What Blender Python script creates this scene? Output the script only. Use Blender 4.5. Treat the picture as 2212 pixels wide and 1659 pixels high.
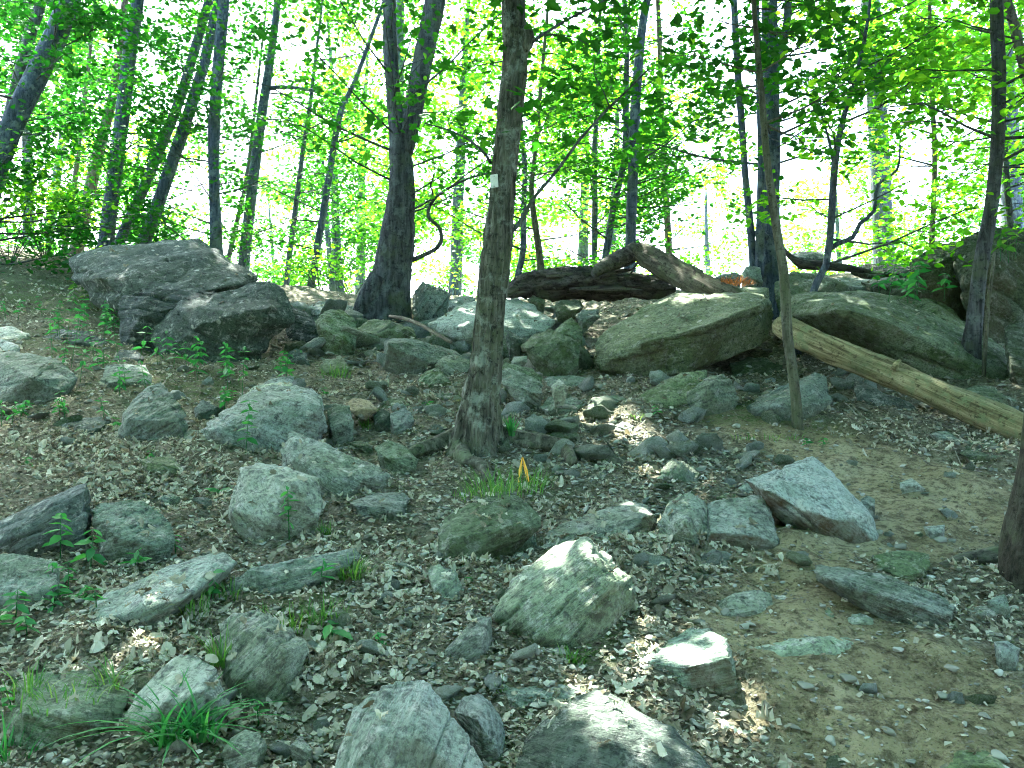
import bpy, bmesh, math, random
import numpy as np
from mathutils import Vector, Matrix

random.seed(7); RNG = np.random.default_rng(7)
for o in list(bpy.data.objects): bpy.data.objects.remove(o)
S = bpy.context.scene; C = S.collection

# ------------------------------------------------------------------ camera
W, H = 2212.0, 1659.0            # measuring grid laid over the photograph
F = 1841.0                       # focal length in that grid (62 degrees across)
CAMZ = 1.6
cam = bpy.data.cameras.new('camera'); co = bpy.data.objects.new('camera', cam); C.objects.link(co)
cam.sensor_width = 36.0; cam.lens = 36.0 * F / W
cam.clip_start = 0.05; cam.clip_end = 5000
co.location = (0, 0, CAMZ); co.rotation_euler = (math.radians(90), 0, 0)
S.camera = co
# ------------------------------------------------------------------ sky, sun, exposure
SUN_EL, SUN_AZ = math.radians(56), math.radians(-24)      # azimuth from +Y towards +X
SUND = Vector((math.sin(SUN_AZ)*math.cos(SUN_EL), math.cos(SUN_AZ)*math.cos(SUN_EL), math.sin(SUN_EL)))
w = bpy.data.worlds.new('World'); S.world = w; w.use_nodes = True
nt = w.node_tree; nt.nodes.clear()
wo = nt.nodes.new('ShaderNodeOutputWorld'); bg = nt.nodes.new('ShaderNodeBackground')
sk = nt.nodes.new('ShaderNodeTexSky'); sk.sky_type = 'NISHITA'; sk.sun_disc = False
sk.sun_elevation = SUN_EL; sk.sun_rotation = SUN_AZ
sk.air_density = 1.0; sk.dust_density = 3.0; sk.ozone_density = 1.0
bg.inputs['Strength'].default_value = 0.15
nt.links.new(sk.outputs[0], bg.inputs[0]); nt.links.new(bg.outputs[0], wo.inputs[0])
sl = bpy.data.lights.new('sun', 'SUN'); so = bpy.data.objects.new('sun', sl); C.objects.link(so)
sl.energy = 4.5; sl.angle = math.radians(0.53); sl.color = (1.0, 0.95, 0.86)
so.rotation_euler = SUND.to_track_quat('Z', 'Y').to_euler()
S.view_settings.view_transform = 'Standard'; S.view_settings.look = 'None'
S.view_settings.gamma = 1.0; S.view_settings.use_curve_mapping = False
S.view_settings.exposure = 4.2
S.view_settings.use_white_balance = True          # the camera's slightly cool setting
S.view_settings.white_balance_temperature = 6150; S.view_settings.white_balance_tint = 10
S.cycles.use_denoising = True; S.cycles.denoising_prefilter = 'ACCURATE'; S.cycles.filter_width = 1.05
S.cycles.max_bounces = 8; S.cycles.diffuse_bounces = 5; S.cycles.transmission_bounces = 5
S.cycles.glossy_bounces = 2; S.cycles.sample_clamp_indirect = 6.0

# ------------------------------------------------------------------ numpy noise
def _h(i, j, k):
    n = (i.astype(np.int64)*374761393 + j.astype(np.int64)*668265263 + k.astype(np.int64)*2147483647) & 0xffffffff
    n = ((n ^ (n >> 13))*1274126177) & 0xffffffff
    n = ((n ^ (n >> 16))*2246822519) & 0xffffffff
    return ((n ^ (n >> 15)) & 0xffff)/32767.5 - 1.0
def vnoise(p):
    p = np.asarray(p, float); f = np.floor(p); t = p - f; t = t*t*t*(t*(t*6-15)+10); f = f.astype(np.int64)
    r = 0
    for a in (0, 1):
        for b in (0, 1):
            for c in (0, 1):
                wgt = (t[:,0] if a else 1-t[:,0])*(t[:,1] if b else 1-t[:,1])*(t[:,2] if c else 1-t[:,2])
                r = r + wgt*_h(f[:,0]+a, f[:,1]+b, f[:,2]+c)
    return r
def fbm(p, o=4, g=0.5):
    p = np.asarray(p, float); r = 0; a = 1.0
    for i in range(o):
        r = r + a*vnoise(p*(2**i) + 17.3*i); a *= g
    return r
def sstep(a, b, x):
    t = np.clip((x-a)/(b-a), 0, 1); return t*t*(3-2*t)

# ------------------------------------------------------------------ terrain
PD = np.array([-400, -40, -8, 0, 2.4, 4, 6, 8.5, 11, 13, 15, 20, 30, 60, 150, 1000, 3000.])
PZ = np.array([-60, -8, -1.5, 0, .50, .82, 1.24, 1.80, 2.45, 2.92, 2.98, 2.6, .6, -8, -30, -60, -60.])
_fd = np.concatenate([np.arange(-60, 80, .1)])
_fz = np.interp(_fd, PD, PZ); _k = np.hanning(15); _k /= _k.sum()
_fz2 = np.convolve(np.pad(_fz, 7, mode='edge'), _k, 'valid')
def base_ground(x, y):
    z = np.where(np.abs(y-10) < 60, np.interp(y, _fd, _fz2), np.interp(y, PD, PZ))
    s = sstep(4.5, 11, y)*(1-sstep(18, 40, y))
    xx = np.clip(np.abs(x), 0, 14)
    return z + s*0.014*xx*xx*np.where(x < 0, .95, 1.0)
MOUND = []
def ground(x, y):
    x = np.asarray(x, float); y = np.asarray(y, float)
    p = np.stack([x, y, np.zeros_like(x)], -1).reshape(-1, 3)
    n = (fbm(p*.9+5, 3)*.05 + fbm(p*4.5+2, 4, .6)*.026).reshape(x.shape)
    for a, b, rr_, hh in MOUND: n = n+hh*np.exp(-((x-a)**2+(y-b)**2)/rr_**2)
    return base_ground(x, y) + n*(1-sstep(20, 60, np.abs(y)))
_ds = np.arange(1.2, 60, .03)
def hit(px, py, dmax=16):
    zz = CAMZ + (H/2-py)/F*_ds; xx = (px-W/2)/F*_ds
    b = np.nonzero(base_ground(xx, _ds) > zz)[0]
    if len(b) == 0: return dmax
    return min(float(_ds[b[0]]), dmax)
def P(px, py, d): return Vector(((px-W/2)/F*d, d, CAMZ + (H/2-py)/F*d))
def G1(x, y): return float(ground(np.array([x]), np.array([y]))[0])
def onground(px, py, dmax=16):
    d = hit(px, py, dmax); x = (px-W/2)/F*d
    return Vector((x, d, G1(x, d)))

# ------------------------------------------------------------------ object helpers
def tag(o, label=None, cat=None, group=None, kind=None):
    if label: o['label'] = label
    if cat: o['category'] = cat
    if group: o['group'] = group
    if kind: o['kind'] = kind
    return o
def empty(name, loc):
    o = bpy.data.objects.new(name, None); o.location = loc; o.empty_display_size = .1; C.objects.link(o); return o
def mesh_np(name, verts, faces, mat, smooth=True, attr=None):
    """verts (n,3); faces (m,k) array or list of arrays of different k"""
    me = bpy.data.meshes.new(name)
    fl = faces if isinstance(faces, list) else [faces]
    fl = [np.asarray(f, np.int32) for f in fl if len(f)]
    me.vertices.add(len(verts)); me.vertices.foreach_set('co', np.asarray(verts, np.float32).ravel())
    tot = np.concatenate([np.full(len(f), f.shape[1], np.int32) for f in fl])
    idx = np.concatenate([f.ravel() for f in fl])
    me.loops.add(len(idx)); me.loops.foreach_set('vertex_index', idx)
    me.polygons.add(len(tot))
    st = np.concatenate([[0], np.cumsum(tot)[:-1]]).astype(np.int32)
    me.polygons.foreach_set('loop_start', st); me.polygons.foreach_set('loop_total', tot)
    me.polygons.foreach_set('use_smooth', np.full(len(tot), smooth))
    if attr is not None:
        for k, v in attr.items():
            dom = 'FACE' if len(v) == len(tot) else 'POINT'
            a = me.attributes.new(k, 'FLOAT', dom); a.data.foreach_set('value', np.asarray(v, np.float32))
    me.update(calc_edges=True); me.validate()
    if mat: me.materials.append(mat)
    return me
def link(name, me, parent=None, loc=None, world=False):
    """world=True: mesh is in world space; shift it so the origin sits at loc"""
    o = bpy.data.objects.new(name, me); C.objects.link(o)
    if world:
        off = loc if loc is not None else (parent.location if parent else Vector((0, 0, 0)))
        me.transform(Matrix.Translation(-Vector(off)))
        if parent: o.parent = parent
        else: o.location = off
    else:
        if parent: o.parent = parent
        if loc is not None: o.location = loc
    return o
def catmull(pts, vals, step):
    pts = [np.array(p, float) for p in pts]
    n = len(pts); ext = [2*pts[0]-pts[1]] + pts + [2*pts[-1]-pts[-2]]
    op, ov = [], []
    for i in range(n-1):
        a, b, c, d = ext[i:i+4]
        m = max(1, int(np.linalg.norm(c-b)/step))
        for j in range(m):
            t = j/m
            op.append(.5*((2*b)+(-a+c)*t+(2*a-5*b+4*c-d)*t*t+(-a+3*b-3*c+d)*t**3)); ov.append(vals[i]*(1-t)+vals[i+1]*t)
    op.append(pts[-1]); ov.append(vals[-1])
    return np.array(op), np.array(ov)
def tube(pts, rads, segs=10, step=.12, rough=0., seed=0, flare=None, fiss=None, cap=True):
    """tapered limb through the points; returns verts, quads, caps"""
    p, r = catmull(pts, rads, step)
    n = len(p); t = np.gradient(p, axis=0); t /= np.linalg.norm(t, axis=1)[:, None]+1e-9
    ref = np.array([0, 1, 0.]) if abs(t[0][1]) < .8 else np.array([1., 0, 0])
    u = np.cross(t, ref); u /= np.linalg.norm(u, axis=1)[:, None]+1e-9; v = np.cross(t, u)
    th = np.linspace(0, 2*np.pi, segs, endpoint=False)
    s = np.concatenate([[0], np.cumsum(np.linalg.norm(np.diff(p, axis=0), axis=1))])
    R = np.repeat(r[:, None], segs, 1)
    cs, sn = np.cos(th)[None]+0*R, np.sin(th)[None]+0*R
    if rough:
        q = np.stack([cs*1.3+seed, sn*1.3, s[:, None]*2+0*R], -1).reshape(-1, 3)
        R = R*(1+rough*fbm(q, 3).reshape(R.shape))
    if fiss:
        q = np.stack([cs*7+seed*3, sn*7, s[:, None]*3.2+0*R], -1).reshape(-1, 3)
        ridge = 1-np.abs(fbm(q, 3)).reshape(R.shape)
        q2 = np.stack([cs*16+seed, sn*16, s[:, None]*11+0*R], -1).reshape(-1, 3)
        R = R*(1 - fiss*np.clip(ridge-.62, 0, 1)*2.2 + fiss*.35*fbm(q2, 2).reshape(R.shape))
    if flare is not None:
        R = R*flare(s[:, None]+0*R, th[None]+0*R)
    V = p[:, None, :] + u[:, None, :]*(R*np.cos(th))[..., None] + v[:, None, :]*(R*np.sin(th))[..., None]
    V = V.reshape(-1, 3)
    i = np.arange(n-1)[:, None]*segs; j = np.arange(segs)[None]; j2 = (j+1) % segs
    Q = np.stack([i+j, i+j2, i+segs+j2, i+segs+j], -1).reshape(-1, 4)
    caps = np.array([[k for k in range(segs)][::-1], [(n-1)*segs+k for k in range(segs)]]) if cap else None
    return V, Q, caps
class Acc:
    """collects tubes for ONE part"""
    def __init__(s): s.v = []; s.q = []; s.c = {}; s.n = 0
    def add(s, V, Q, caps=None):
        s.v.append(V); s.q.append(Q+s.n)
        if caps is not None: s.c.setdefault(caps.shape[1], []).append(caps+s.n)
        s.n += len(V); return s
    def tube(s, *a, **k): return s.add(*tube(*a, **k))
    def mesh(s, name, mat):
        return mesh_np(name, np.concatenate(s.v), [np.concatenate(s.q)]+[np.concatenate(c) for c in s.c.values()], mat)

# ------------------------------------------------------------------ materials
def mat(name):
    m = bpy.data.materials.new(name); m.use_nodes = True; m.node_tree.nodes.clear()
    return m, m.node_tree
def N(t, typ, **k):
    n = t.nodes.new(typ)
    for a, b in k.items():
        if a in n.inputs: n.inputs[a].default_value = b
        else: setattr(n, a, b)
    return n
def noise(t, vec, scale, detail=4, rough=.55, dist=0.):
    n = N(t, 'ShaderNodeTexNoise'); n.inputs['Scale'].default_value = scale; n.inputs['Detail'].default_value = detail
    n.inputs['Roughness'].default_value = rough; n.inputs['Distortion'].default_value = dist
    t.links.new(vec, n.inputs['Vector']); return n.outputs['Fac']
def ramp(t, fac, stops):
    r = N(t, 'ShaderNodeValToRGB'); e = r.color_ramp.elements
    while len(e) > len(stops): e.remove(e[-1])
    while len(e) < len(stops): e.new(.5)
    for x, (p, c) in zip(e, stops):
        x.position = p; x.color = (*c, 1) if not isinstance(c, (int, float)) else (c, c, c, 1)
    t.links.new(fac, r.inputs[0]); return r.outputs[0]
def mix(t, fac, a, b, mode='MIX'):
    m = N(t, 'ShaderNodeMix', data_type='RGBA', blend_type=mode)
    for s, k in ((0, fac), (6, a), (7, b)):
        if isinstance(k, (int, float)): m.inputs[s].default_value = k
        elif isinstance(k, tuple): m.inputs[s].default_value = (*k, 1)
        else: t.links.new(k, m.inputs[s])
    return m.outputs[2]
def mth(t, op, a, b=0.):
    m = N(t, 'ShaderNodeMath', operation=op)
    for s, k in ((0, a), (1, b)):
        if isinstance(k, (int, float)): m.inputs[s].default_value = k
        else: t.links.new(k, m.inputs[s])
    return m.outputs[0]
def mapping(t, vec, scale=(1, 1, 1), loc=None):
    m = N(t, 'ShaderNodeMapping'); m.inputs['Scale'].default_value = scale
    t.links.new(vec, m.inputs[0])
    if loc is not None: t.links.new(loc, m.inputs['Location'])
    return m.outputs[0]
def finish(t, col, rough=.85, height=None, bump=.5, dist=.01, spec=.25):
    b = N(t, 'ShaderNodeBsdfPrincipled'); o = N(t, 'ShaderNodeOutputMaterial')
    if isinstance(col, tuple): b.inputs['Base Color'].default_value = (*col, 1)
    else: t.links.new(col, b.inputs['Base Color'])
    b.inputs['Roughness'].default_value = rough; b.inputs['Specular IOR Level'].default_value = spec
    if height is not None:
        u = N(t, 'ShaderNodeBump'); u.inputs['Strength'].default_value = bump; u.inputs['Distance'].default_value = dist
        t.links.new(height, u.inputs['Height']); t.links.new(u.outputs[0], b.inputs['Normal'])
    t.links.new(b.outputs[0], o.inputs[0]); return b
def objcoord(t, rnd=True):
    tc = N(t, 'ShaderNodeTexCoord').outputs['Object']
    if not rnd: return tc, None
    oi = N(t, 'ShaderNodeObjectInfo').outputs['Random']
    off = mth(t, 'MULTIPLY', oi, 40.0)
    return mapping(t, tc, loc=off), oi

def rock_material(name, dark, mid, pale, moss, mossamt, lichen=.5, soil=(.06, .042, .021)):
    m, t = mat(name); v, oi = objcoord(t)
    big = noise(t, v, 2.2, 5, .6); fine = noise(t, v, 55, 5, .75); med = noise(t, v, 17, 6, .75)
    st = noise(t, mapping(t, v, (1.6, 1.6, 15)), 2.4, 7, .72, .35)       # foliation: bands along local z
    st2 = noise(t, mapping(t, v, (3, 3, 70)), 2.0, 3, .65, .15)
    col = ramp(t, st, [(.22, dark), (.46, mid), (.58, mid), (.80, pale)])
    col = mix(t, ramp(t, big, [(.42, 0), (.62, .6)]), col, moss)
    h1 = mth(t, 'FRACT', mth(t, 'MULTIPLY', oi, 7.13)); h2 = mth(t, 'FRACT', mth(t, 'MULTIPLY', oi, 23.7))
    col = mix(t, ramp(t, h1, [(.35, 0), (1, .55)]), col, mix(t, 1.0, col, (1.12, 1.0, .74), 'MULTIPLY'))       # some stones tan,
    col = mix(t, ramp(t, h2, [(.45, 0), (1, .8)]), col, mix(t, 1.0, col, (.88, 1.02, .86), 'MULTIPLY'))      # some greener
    ma = mth(t, 'MULTIPLY', mossamt, mth(t, 'ADD', .5, h2))
    col = mix(t, mth(t, 'MULTIPLY', ramp(t, noise(t, v, 5.5, 6, .7), [(.50, 0), (.58, 1)]), ma), col, moss)
    col = mix(t, ramp(t, med, [(.36, .85), (.48, 0)]), col, tuple(c*.32 for c in dark))
    col = mix(t, mth(t, 'MULTIPLY', ramp(t, noise(t, v, 12, 6, .78), [(.53, 0), (.60, 1)]), lichen), col, (.52, .55, .47))
    vo = N(t, 'ShaderNodeTexVoronoi', feature='F1'); vo.inputs['Scale'].default_value = 7; t.links.new(v, vo.inputs['Vector'])
    spot = mth(t, 'MULTIPLY', ramp(t, vo.outputs['Distance'], [(.16, 1), (.22, 0)]), ramp(t, noise(t, v, 2.3, 2), [(.56, 0), (.60, .75)]))
    col = mix(t, spot, col, (.50, .54, .46))
    col = mix(t, ramp(t, st2, [(.28, .4), (.40, 0)]), col, tuple(c*.4 for c in dark))
    col = mix(t, ramp(t, st, [(.425, 0), (.440, .6), (.455, 0)]), col, tuple(c*.3 for c in dark))      # open bedding joints
    col = mix(t, ramp(t, st, [(.545, 0), (.553, .45), (.561, 0)]), col, tuple(c*.3 for c in dark))
    col = mix(t, ramp(t, fine, [(.38, .65), (.52, 0)]), col, tuple(c*.3 for c in dark))
    # clay brown, deepened to paint in shade as well, on under and front faces (attribute written per vertex)
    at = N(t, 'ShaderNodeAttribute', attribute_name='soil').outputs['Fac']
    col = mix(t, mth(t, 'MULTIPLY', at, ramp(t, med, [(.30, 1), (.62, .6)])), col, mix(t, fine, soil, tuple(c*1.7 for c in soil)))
    val = ramp(t, oi, [(0, .78), (1, 1.2)])
    col = mix(t, 1.0, col, val, 'MULTIPLY')
    hgt = mth(t, 'ADD', mth(t, 'MULTIPLY', st, 1.1), mth(t, 'ADD', mth(t, 'MULTIPLY', st2, .6), mth(t, 'ADD', mth(t, 'MULTIPLY', fine, .5), mth(t, 'MULTIPLY', med, 1.1))))
    finish(t, col, .85, hgt, 1.0, .03); return m
M = {}
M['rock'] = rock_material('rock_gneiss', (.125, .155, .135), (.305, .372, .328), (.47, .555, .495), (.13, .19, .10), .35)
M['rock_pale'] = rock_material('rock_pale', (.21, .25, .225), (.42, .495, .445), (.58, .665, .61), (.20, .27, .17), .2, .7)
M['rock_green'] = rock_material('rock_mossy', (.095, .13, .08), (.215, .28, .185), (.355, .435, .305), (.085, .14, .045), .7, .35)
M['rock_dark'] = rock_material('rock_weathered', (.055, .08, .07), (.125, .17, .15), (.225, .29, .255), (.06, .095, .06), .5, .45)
M['rock_moss_shaded'] = rock_material('rock_moss_painted_shade', (.045, .06, .04), (.10, .13, .085), (.18, .22, .155), (.05, .085, .025), .7, .25)  # mossy rock, its colour darkened to paint in canopy shade
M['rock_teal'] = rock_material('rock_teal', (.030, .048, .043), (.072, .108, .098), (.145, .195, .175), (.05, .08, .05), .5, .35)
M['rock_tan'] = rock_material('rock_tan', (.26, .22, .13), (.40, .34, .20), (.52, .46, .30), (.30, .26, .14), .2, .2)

def soil_material():
    m, t = mat('soil'); tc = N(t, 'ShaderNodeTexCoord').outputs['Object']
    b = N(t, 'ShaderNodeAttribute', attribute_name='bare').outputs['Fac']
    gr = N(t, 'ShaderNodeAttribute', attribute_name='green').outputs['Fac']
    n1 = noise(t, tc, 2.6, 6, .65); n2 = noise(t, tc, 20, 6, .75); n3 = noise(t, tc, 75, 5, .75); n4 = noise(t, tc, 8, 6, .7)
    dk = ramp(t, n2, [(.34, (.050, .049, .031)), (.50, (.165, .162, .108)), (.66, (.31, .305, .22))])
    pt = ramp(t, n1, [(.35, (.25, .23, .125)), (.52, (.37, .34, .19)), (.68, (.46, .43, .265))])
    pt = mix(t, ramp(t, n4, [(.38, .7), (.48, 0)]), pt, (.11, .09, .05))
    pt = mix(t, ramp(t, n2, [(.40, .7), (.52, 0)]), pt, (.06, .05, .03))
    col = mix(t, b, dk, pt)
    col = mix(t, mth(t, 'MULTIPLY', gr, ramp(t, n2, [(.42, 0), (.56, .85)])), col, (.06, .11, .025))
    col = mix(t, ramp(t, n3, [(.56, 0), (.64, .7)]), col, (.34, .32, .25))
    col = mix(t, ramp(t, n3, [(.36, .8), (.44, 0)]), col, (.02, .016, .011))
    h = mth(t, 'ADD', mth(t, 'MULTIPLY', n2, 1.2), mth(t, 'ADD', mth(t, 'MULTIPLY', n3, .6), n4))
    finish(t, col, .95, h, 1.0, .04, .1); return m
M['soil'] = soil_material()

def bark_material(name, dark, mid, pale, lich, lamt, zs=.16, sc=26, bmp=.9, rings=True):
    m, t = mat(name); v, oi = objcoord(t)
    n = noise(t, mapping(t, v, (1, 1, zs)), sc, 6, .7, .3)
    col = ramp(t, n, [(.34, dark), (.50, mid), (.66, pale)])
    col = mix(t, mth(t, 'MULTIPLY', ramp(t, noise(t, v, 6.5, 6, .7), [(.52, 0), (.62, 1)]), lamt), col, lich)
    col = mix(t, ramp(t, noise(t, v, 3.0, 4, .6), [(.50, 0), (.66, .55)]), col, (.075, .10, .045))
    if rings: col = mix(t, ramp(t, noise(t, mapping(t, v, (.6, .6, 9)), 5, 4, .6), [(.62, 0), (.70, .4)]), col, dark)
    col = mix(t, ramp(t, noise(t, v, 24, 6, .75), [(.36, .8), (.47, 0)]), col, tuple(c*.5 for c in dark))
    h = mth(t, 'ADD', n, mth(t, 'MULTIPLY', noise(t, v, 70, 4, .7), .35))
    finish(t, col, .9, h, bmp, .02, .15); return m
M['bark_main'] = bark_material('bark_main', (.016, .016, .012), (.078, .082, .060), (.165, .172, .132), (.27, .32, .26), .6)
M['bark_dark'] = bark_material('bark_dark', (.018, .020, .020), (.055, .062, .062), (.105, .118, .115), (.15, .19, .17), .45, .10, 20)
M['bark'] = bark_material('bark_grey', (.024, .032, .043), (.058, .078, .10), (.108, .138, .168), (.20, .26, .24), .6)
M['bark_brown'] = bark_material('bark_brown', (.04, .032, .024), (.10, .085, .065), (.17, .15, .12), (.16, .18, .13), .3)
M['bark_pale'] = bark_material('bark_pale', (.035, .036, .024), (.085, .09, .06), (.145, .15, .108), (.20, .22, .17), .4)
M['bark_deep'] = bark_material('bark_deep', (.010, .009, .006), (.035, .032, .022), (.07, .066, .046), (.09, .10, .07), .3, .10, 20)
M['root'] = bark_material('root', (.03, .03, .02), (.09, .092, .066), (.17, .175, .13), (.12, .17, .08), .5, .3)
M['log'] = bark_material('log_bare', (.05, .043, .02), (.215, .195, .095), (.375, .35, .195), (.17, .21, .10), .9, .05, 26, 1.0, False)
M['log_dark'] = bark_material('log_rotten', (.015, .014, .013), (.055, .052, .046), (.125, .12, .108), (.10, .11, .08), .3, .05, 20, 1.0, False)
M['log_brown'] = bark_material('log_weathered', (.028, .026, .018), (.085, .081, .055), (.16, .155, .112), (.12, .16, .08), .5, .05, 20, .9, False)
M['twig'] = bark_material('twig', (.05, .04, .03), (.13, .115, .085), (.24, .22, .17), (.25, .25, .2), .2)
M['splinter'] = bark_material('splinter', (.16, .15, .11), (.32, .31, .24), (.46, .45, .37), (.4, .42, .35), .3)

def leaf_material(name, stops, trans, tw=.5, rough=.5):
    m, t = mat(name)
    r = N(t, 'ShaderNodeAttribute', attribute_name='rnd').outputs['Fac']
    col = ramp(t, r, stops)
    tcol = mix(t, 1.0, col, trans, 'MULTIPLY')
    d = N(t, 'ShaderNodeBsdfDiffuse'); tr = N(t, 'ShaderNodeBsdfTranslucent'); g = N(t, 'ShaderNodeBsdfGlossy')
    g.inputs['Roughness'].default_value = rough; g.inputs['Color'].default_value = (.7, .8, .7, 1)
    t.links.new(col, d.inputs[0]); t.links.new(tcol, tr.inputs[0])
    m1 = N(t, 'ShaderNodeMixShader'); m1.inputs[0].default_value = tw
    t.links.new(d.outputs[0], m1.inputs[1]); t.links.new(tr.outputs[0], m1.inputs[2])
    m2 = N(t, 'ShaderNodeMixShader'); m2.inputs[0].default_value = .04
    t.links.new(m1.outputs[0], m2.inputs[1]); t.links.new(g.outputs[0], m2.inputs[2])
    o = N(t, 'ShaderNodeOutputMaterial'); t.links.new(m2.outputs[0], o.inputs[0]); return m
M['leaf'] = leaf_material('leaf_green', [(0, (.006, .046, .003)), (.5, (.013, .080, .005)), (.9, (.04, .15, .007)), (1, (.13, .27, .012))], (2.6, 2.8, 1.2), .5)
M['leaf_yellow'] = leaf_material('leaf_yellowgreen', [(0, (.022, .105, .005)), (.5, (.05, .175, .007)), (1, (.15, .31, .010))], (2.7, 2.7, 1.2), .58)
M['leaf_dark'] = leaf_material('leaf_deep', [(0, (.004, .040, .003)), (.6, (.009, .072, .005)), (1, (.035, .15, .008))], (2.2, 2.5, 1.4), .5)
M['herb'] = leaf_material('herb_leaf', [(0, (.02, .13, .03)), (.6, (.04, .20, .05)), (1, (.08, .29, .06))], (1.6, 1.8, 1.2), .4)
M['grass'] = leaf_material('grass_blade', [(0, (.035, .12, .022)), (.6, (.07, .19, .03)), (1, (.20, .30, .065))], (1.6, 1.7, 1.0), .4)
M['gravel'] = leaf_material('gravel', [(0, (.08, .083, .066)), (.4, (.17, .178, .142)), (.7, (.26, .275, .225)), (1, (.40, .42, .36))], (.0, .0, .0), .0, .7)
M['litter'] = leaf_material('dead_leaf', [(0, (.058, .05, .028)), (.3, (.18, .17, .112)), (.65, (.37, .37, .27)), (1, (.57, .58, .46))], (1.0, .9, .7), .2)
M['orange'] = leaf_material('dead_fern', [(0, (.30, .10, .03)), (.6, (.45, .17, .05)), (1, (.55, .26, .08))], (1.2, 1.0, .7), .3)
M['yellowleaf'] = leaf_material('yellow_blade', [(0, (.75, .36, .04)), (1, (.85, .55, .08))], (1.1, 1.0, .8), .4)
def plain(name, col, rough=.6):
    m, t = mat(name); v, oi = objcoord(t)
    finish(t, mix(t, ramp(t, noise(t, v, 60, 4), [(.4, .5), (.6, 0)]), col, tuple(c*.75 for c in col)), rough); return m
M['marker'] = plain('marker_white', (.62, .66, .60), .5); M['nail'] = plain('nail_steel', (.12, .12, .12), .4)

# ------------------------------------------------------------------ ground and path
PATH = [(1600, 925, .35), (1760, 970, .55), (1930, 1035, .7), (2090, 1110, .55), (1960, 1170, .35), (1700, 1180, .35),
        (1720, 1260, .35), (1880, 1420, .40), (2050, 1480, .45), (1960, 1600, .5), (2150, 1560, .5), (1560, 1330, .22)]
_pp = []
for a, b in zip(PATH[:-1], PATH[1:]):
    for k in range(5):
        q = [a[i]*(1-k/5)+b[i]*k/5 for i in range(3)]
        d = hit(q[0], q[1]); _pp.append(((q[0]-W/2)/F*d, d, q[2]))
GREENS = [(640, 700, .0), (150, 640, 1.3), (240, 760, 1.0), (400, 830, .8), (540, 850, .6), (1640, 900, .5), (640, 1340, .22), (1100, 1050, .3), (1250, 1410, .2)]
_gg = []
for x, y, r in GREENS:
    d = hit(x, y, 11); _gg.append(((x-W/2)/F*d, d, r))
def field(L, x, y, soft):
    f = np.zeros_like(x)
    n = fbm(np.stack([x*2.2, y*2.2, 0*x], -1).reshape(-1, 3), 4).reshape(x.shape)
    for a, b, r in L:
        if r > 0: f = np.maximum(f, 1-sstep(r*(1-soft), r*(1+soft), np.hypot(x-a, y-b)+n*.28*r))
    return f
def bare(x, y): return field([(a, b, r*.84) for a, b, r in _pp], x, y, .45)
def graded(fine, lo, hi, outs):
    a = np.arange(lo, hi, fine); r = [hi]; s = fine
    while r[-1] < outs[1]: s *= 1.25; r.append(r[-1]+s)
    l = [lo-fine]; s = fine
    while l[-1] > outs[0]: s *= 1.25; l.append(l[-1]-s)
    return np.concatenate([l[::-1], a, r])
# ------------------------------------------------------------------ rocks
ZF = {'D': (0, 0, 1.), 4: (0, 499, .3335), 5: (737.6, 499, .3335), 6: (1475.3, 499, .3335),
      7: (0, 998, .3985), 8: (737.6, 998, .3985), 9: (1475.3, 998, .3985)}
ROCKS = []
def R(frame, outline, label, inner=(), name='rock', cat='rock', m='rock', k=.8, d=None, tilt=None, sink=.12, soil=.0, rough=1., parent=None, strata=None, lay=1.):
    ROCKS.append(dict(frame=frame, outline=outline, label=label, inner=inner, name=name, cat=cat, m=m, k=k, d=d, tilt=tilt,
                      sink=sink, soil=soil, rough=rough, parent=parent, strata=strata, lay=lay))
# --- cracked boulder on the left: three blocks of one boulder
LB = dict(parent='cracked', cat=None, name='block')
R(4, [(440,180),(500,140),(840,130),(980,110),(1080,65),(1280,48),(1440,110),(1540,190),(1650,300),(1660,370),(1500,430),(1250,520),(1050,600),(850,620),(770,520),(560,440),(480,310)],
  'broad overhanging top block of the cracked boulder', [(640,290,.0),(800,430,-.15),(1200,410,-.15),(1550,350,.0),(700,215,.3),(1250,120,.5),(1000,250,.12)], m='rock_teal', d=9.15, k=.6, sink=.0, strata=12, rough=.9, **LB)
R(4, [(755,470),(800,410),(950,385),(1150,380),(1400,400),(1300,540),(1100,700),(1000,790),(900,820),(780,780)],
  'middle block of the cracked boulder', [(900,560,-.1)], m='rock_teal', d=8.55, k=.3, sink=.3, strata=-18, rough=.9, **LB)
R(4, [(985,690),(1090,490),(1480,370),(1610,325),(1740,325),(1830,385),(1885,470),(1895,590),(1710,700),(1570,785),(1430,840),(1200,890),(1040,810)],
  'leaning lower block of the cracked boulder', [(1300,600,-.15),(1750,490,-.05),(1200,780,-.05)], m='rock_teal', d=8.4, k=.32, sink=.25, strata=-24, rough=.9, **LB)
R(4, [(1880,480),(1980,520),(2020,600),(2080,640),(2060,700),(1980,750),(1900,750),(1850,640)], 'dark wedge of rock jammed against the right end of the cracked boulder', m='rock_teal', d=9.3)
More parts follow.
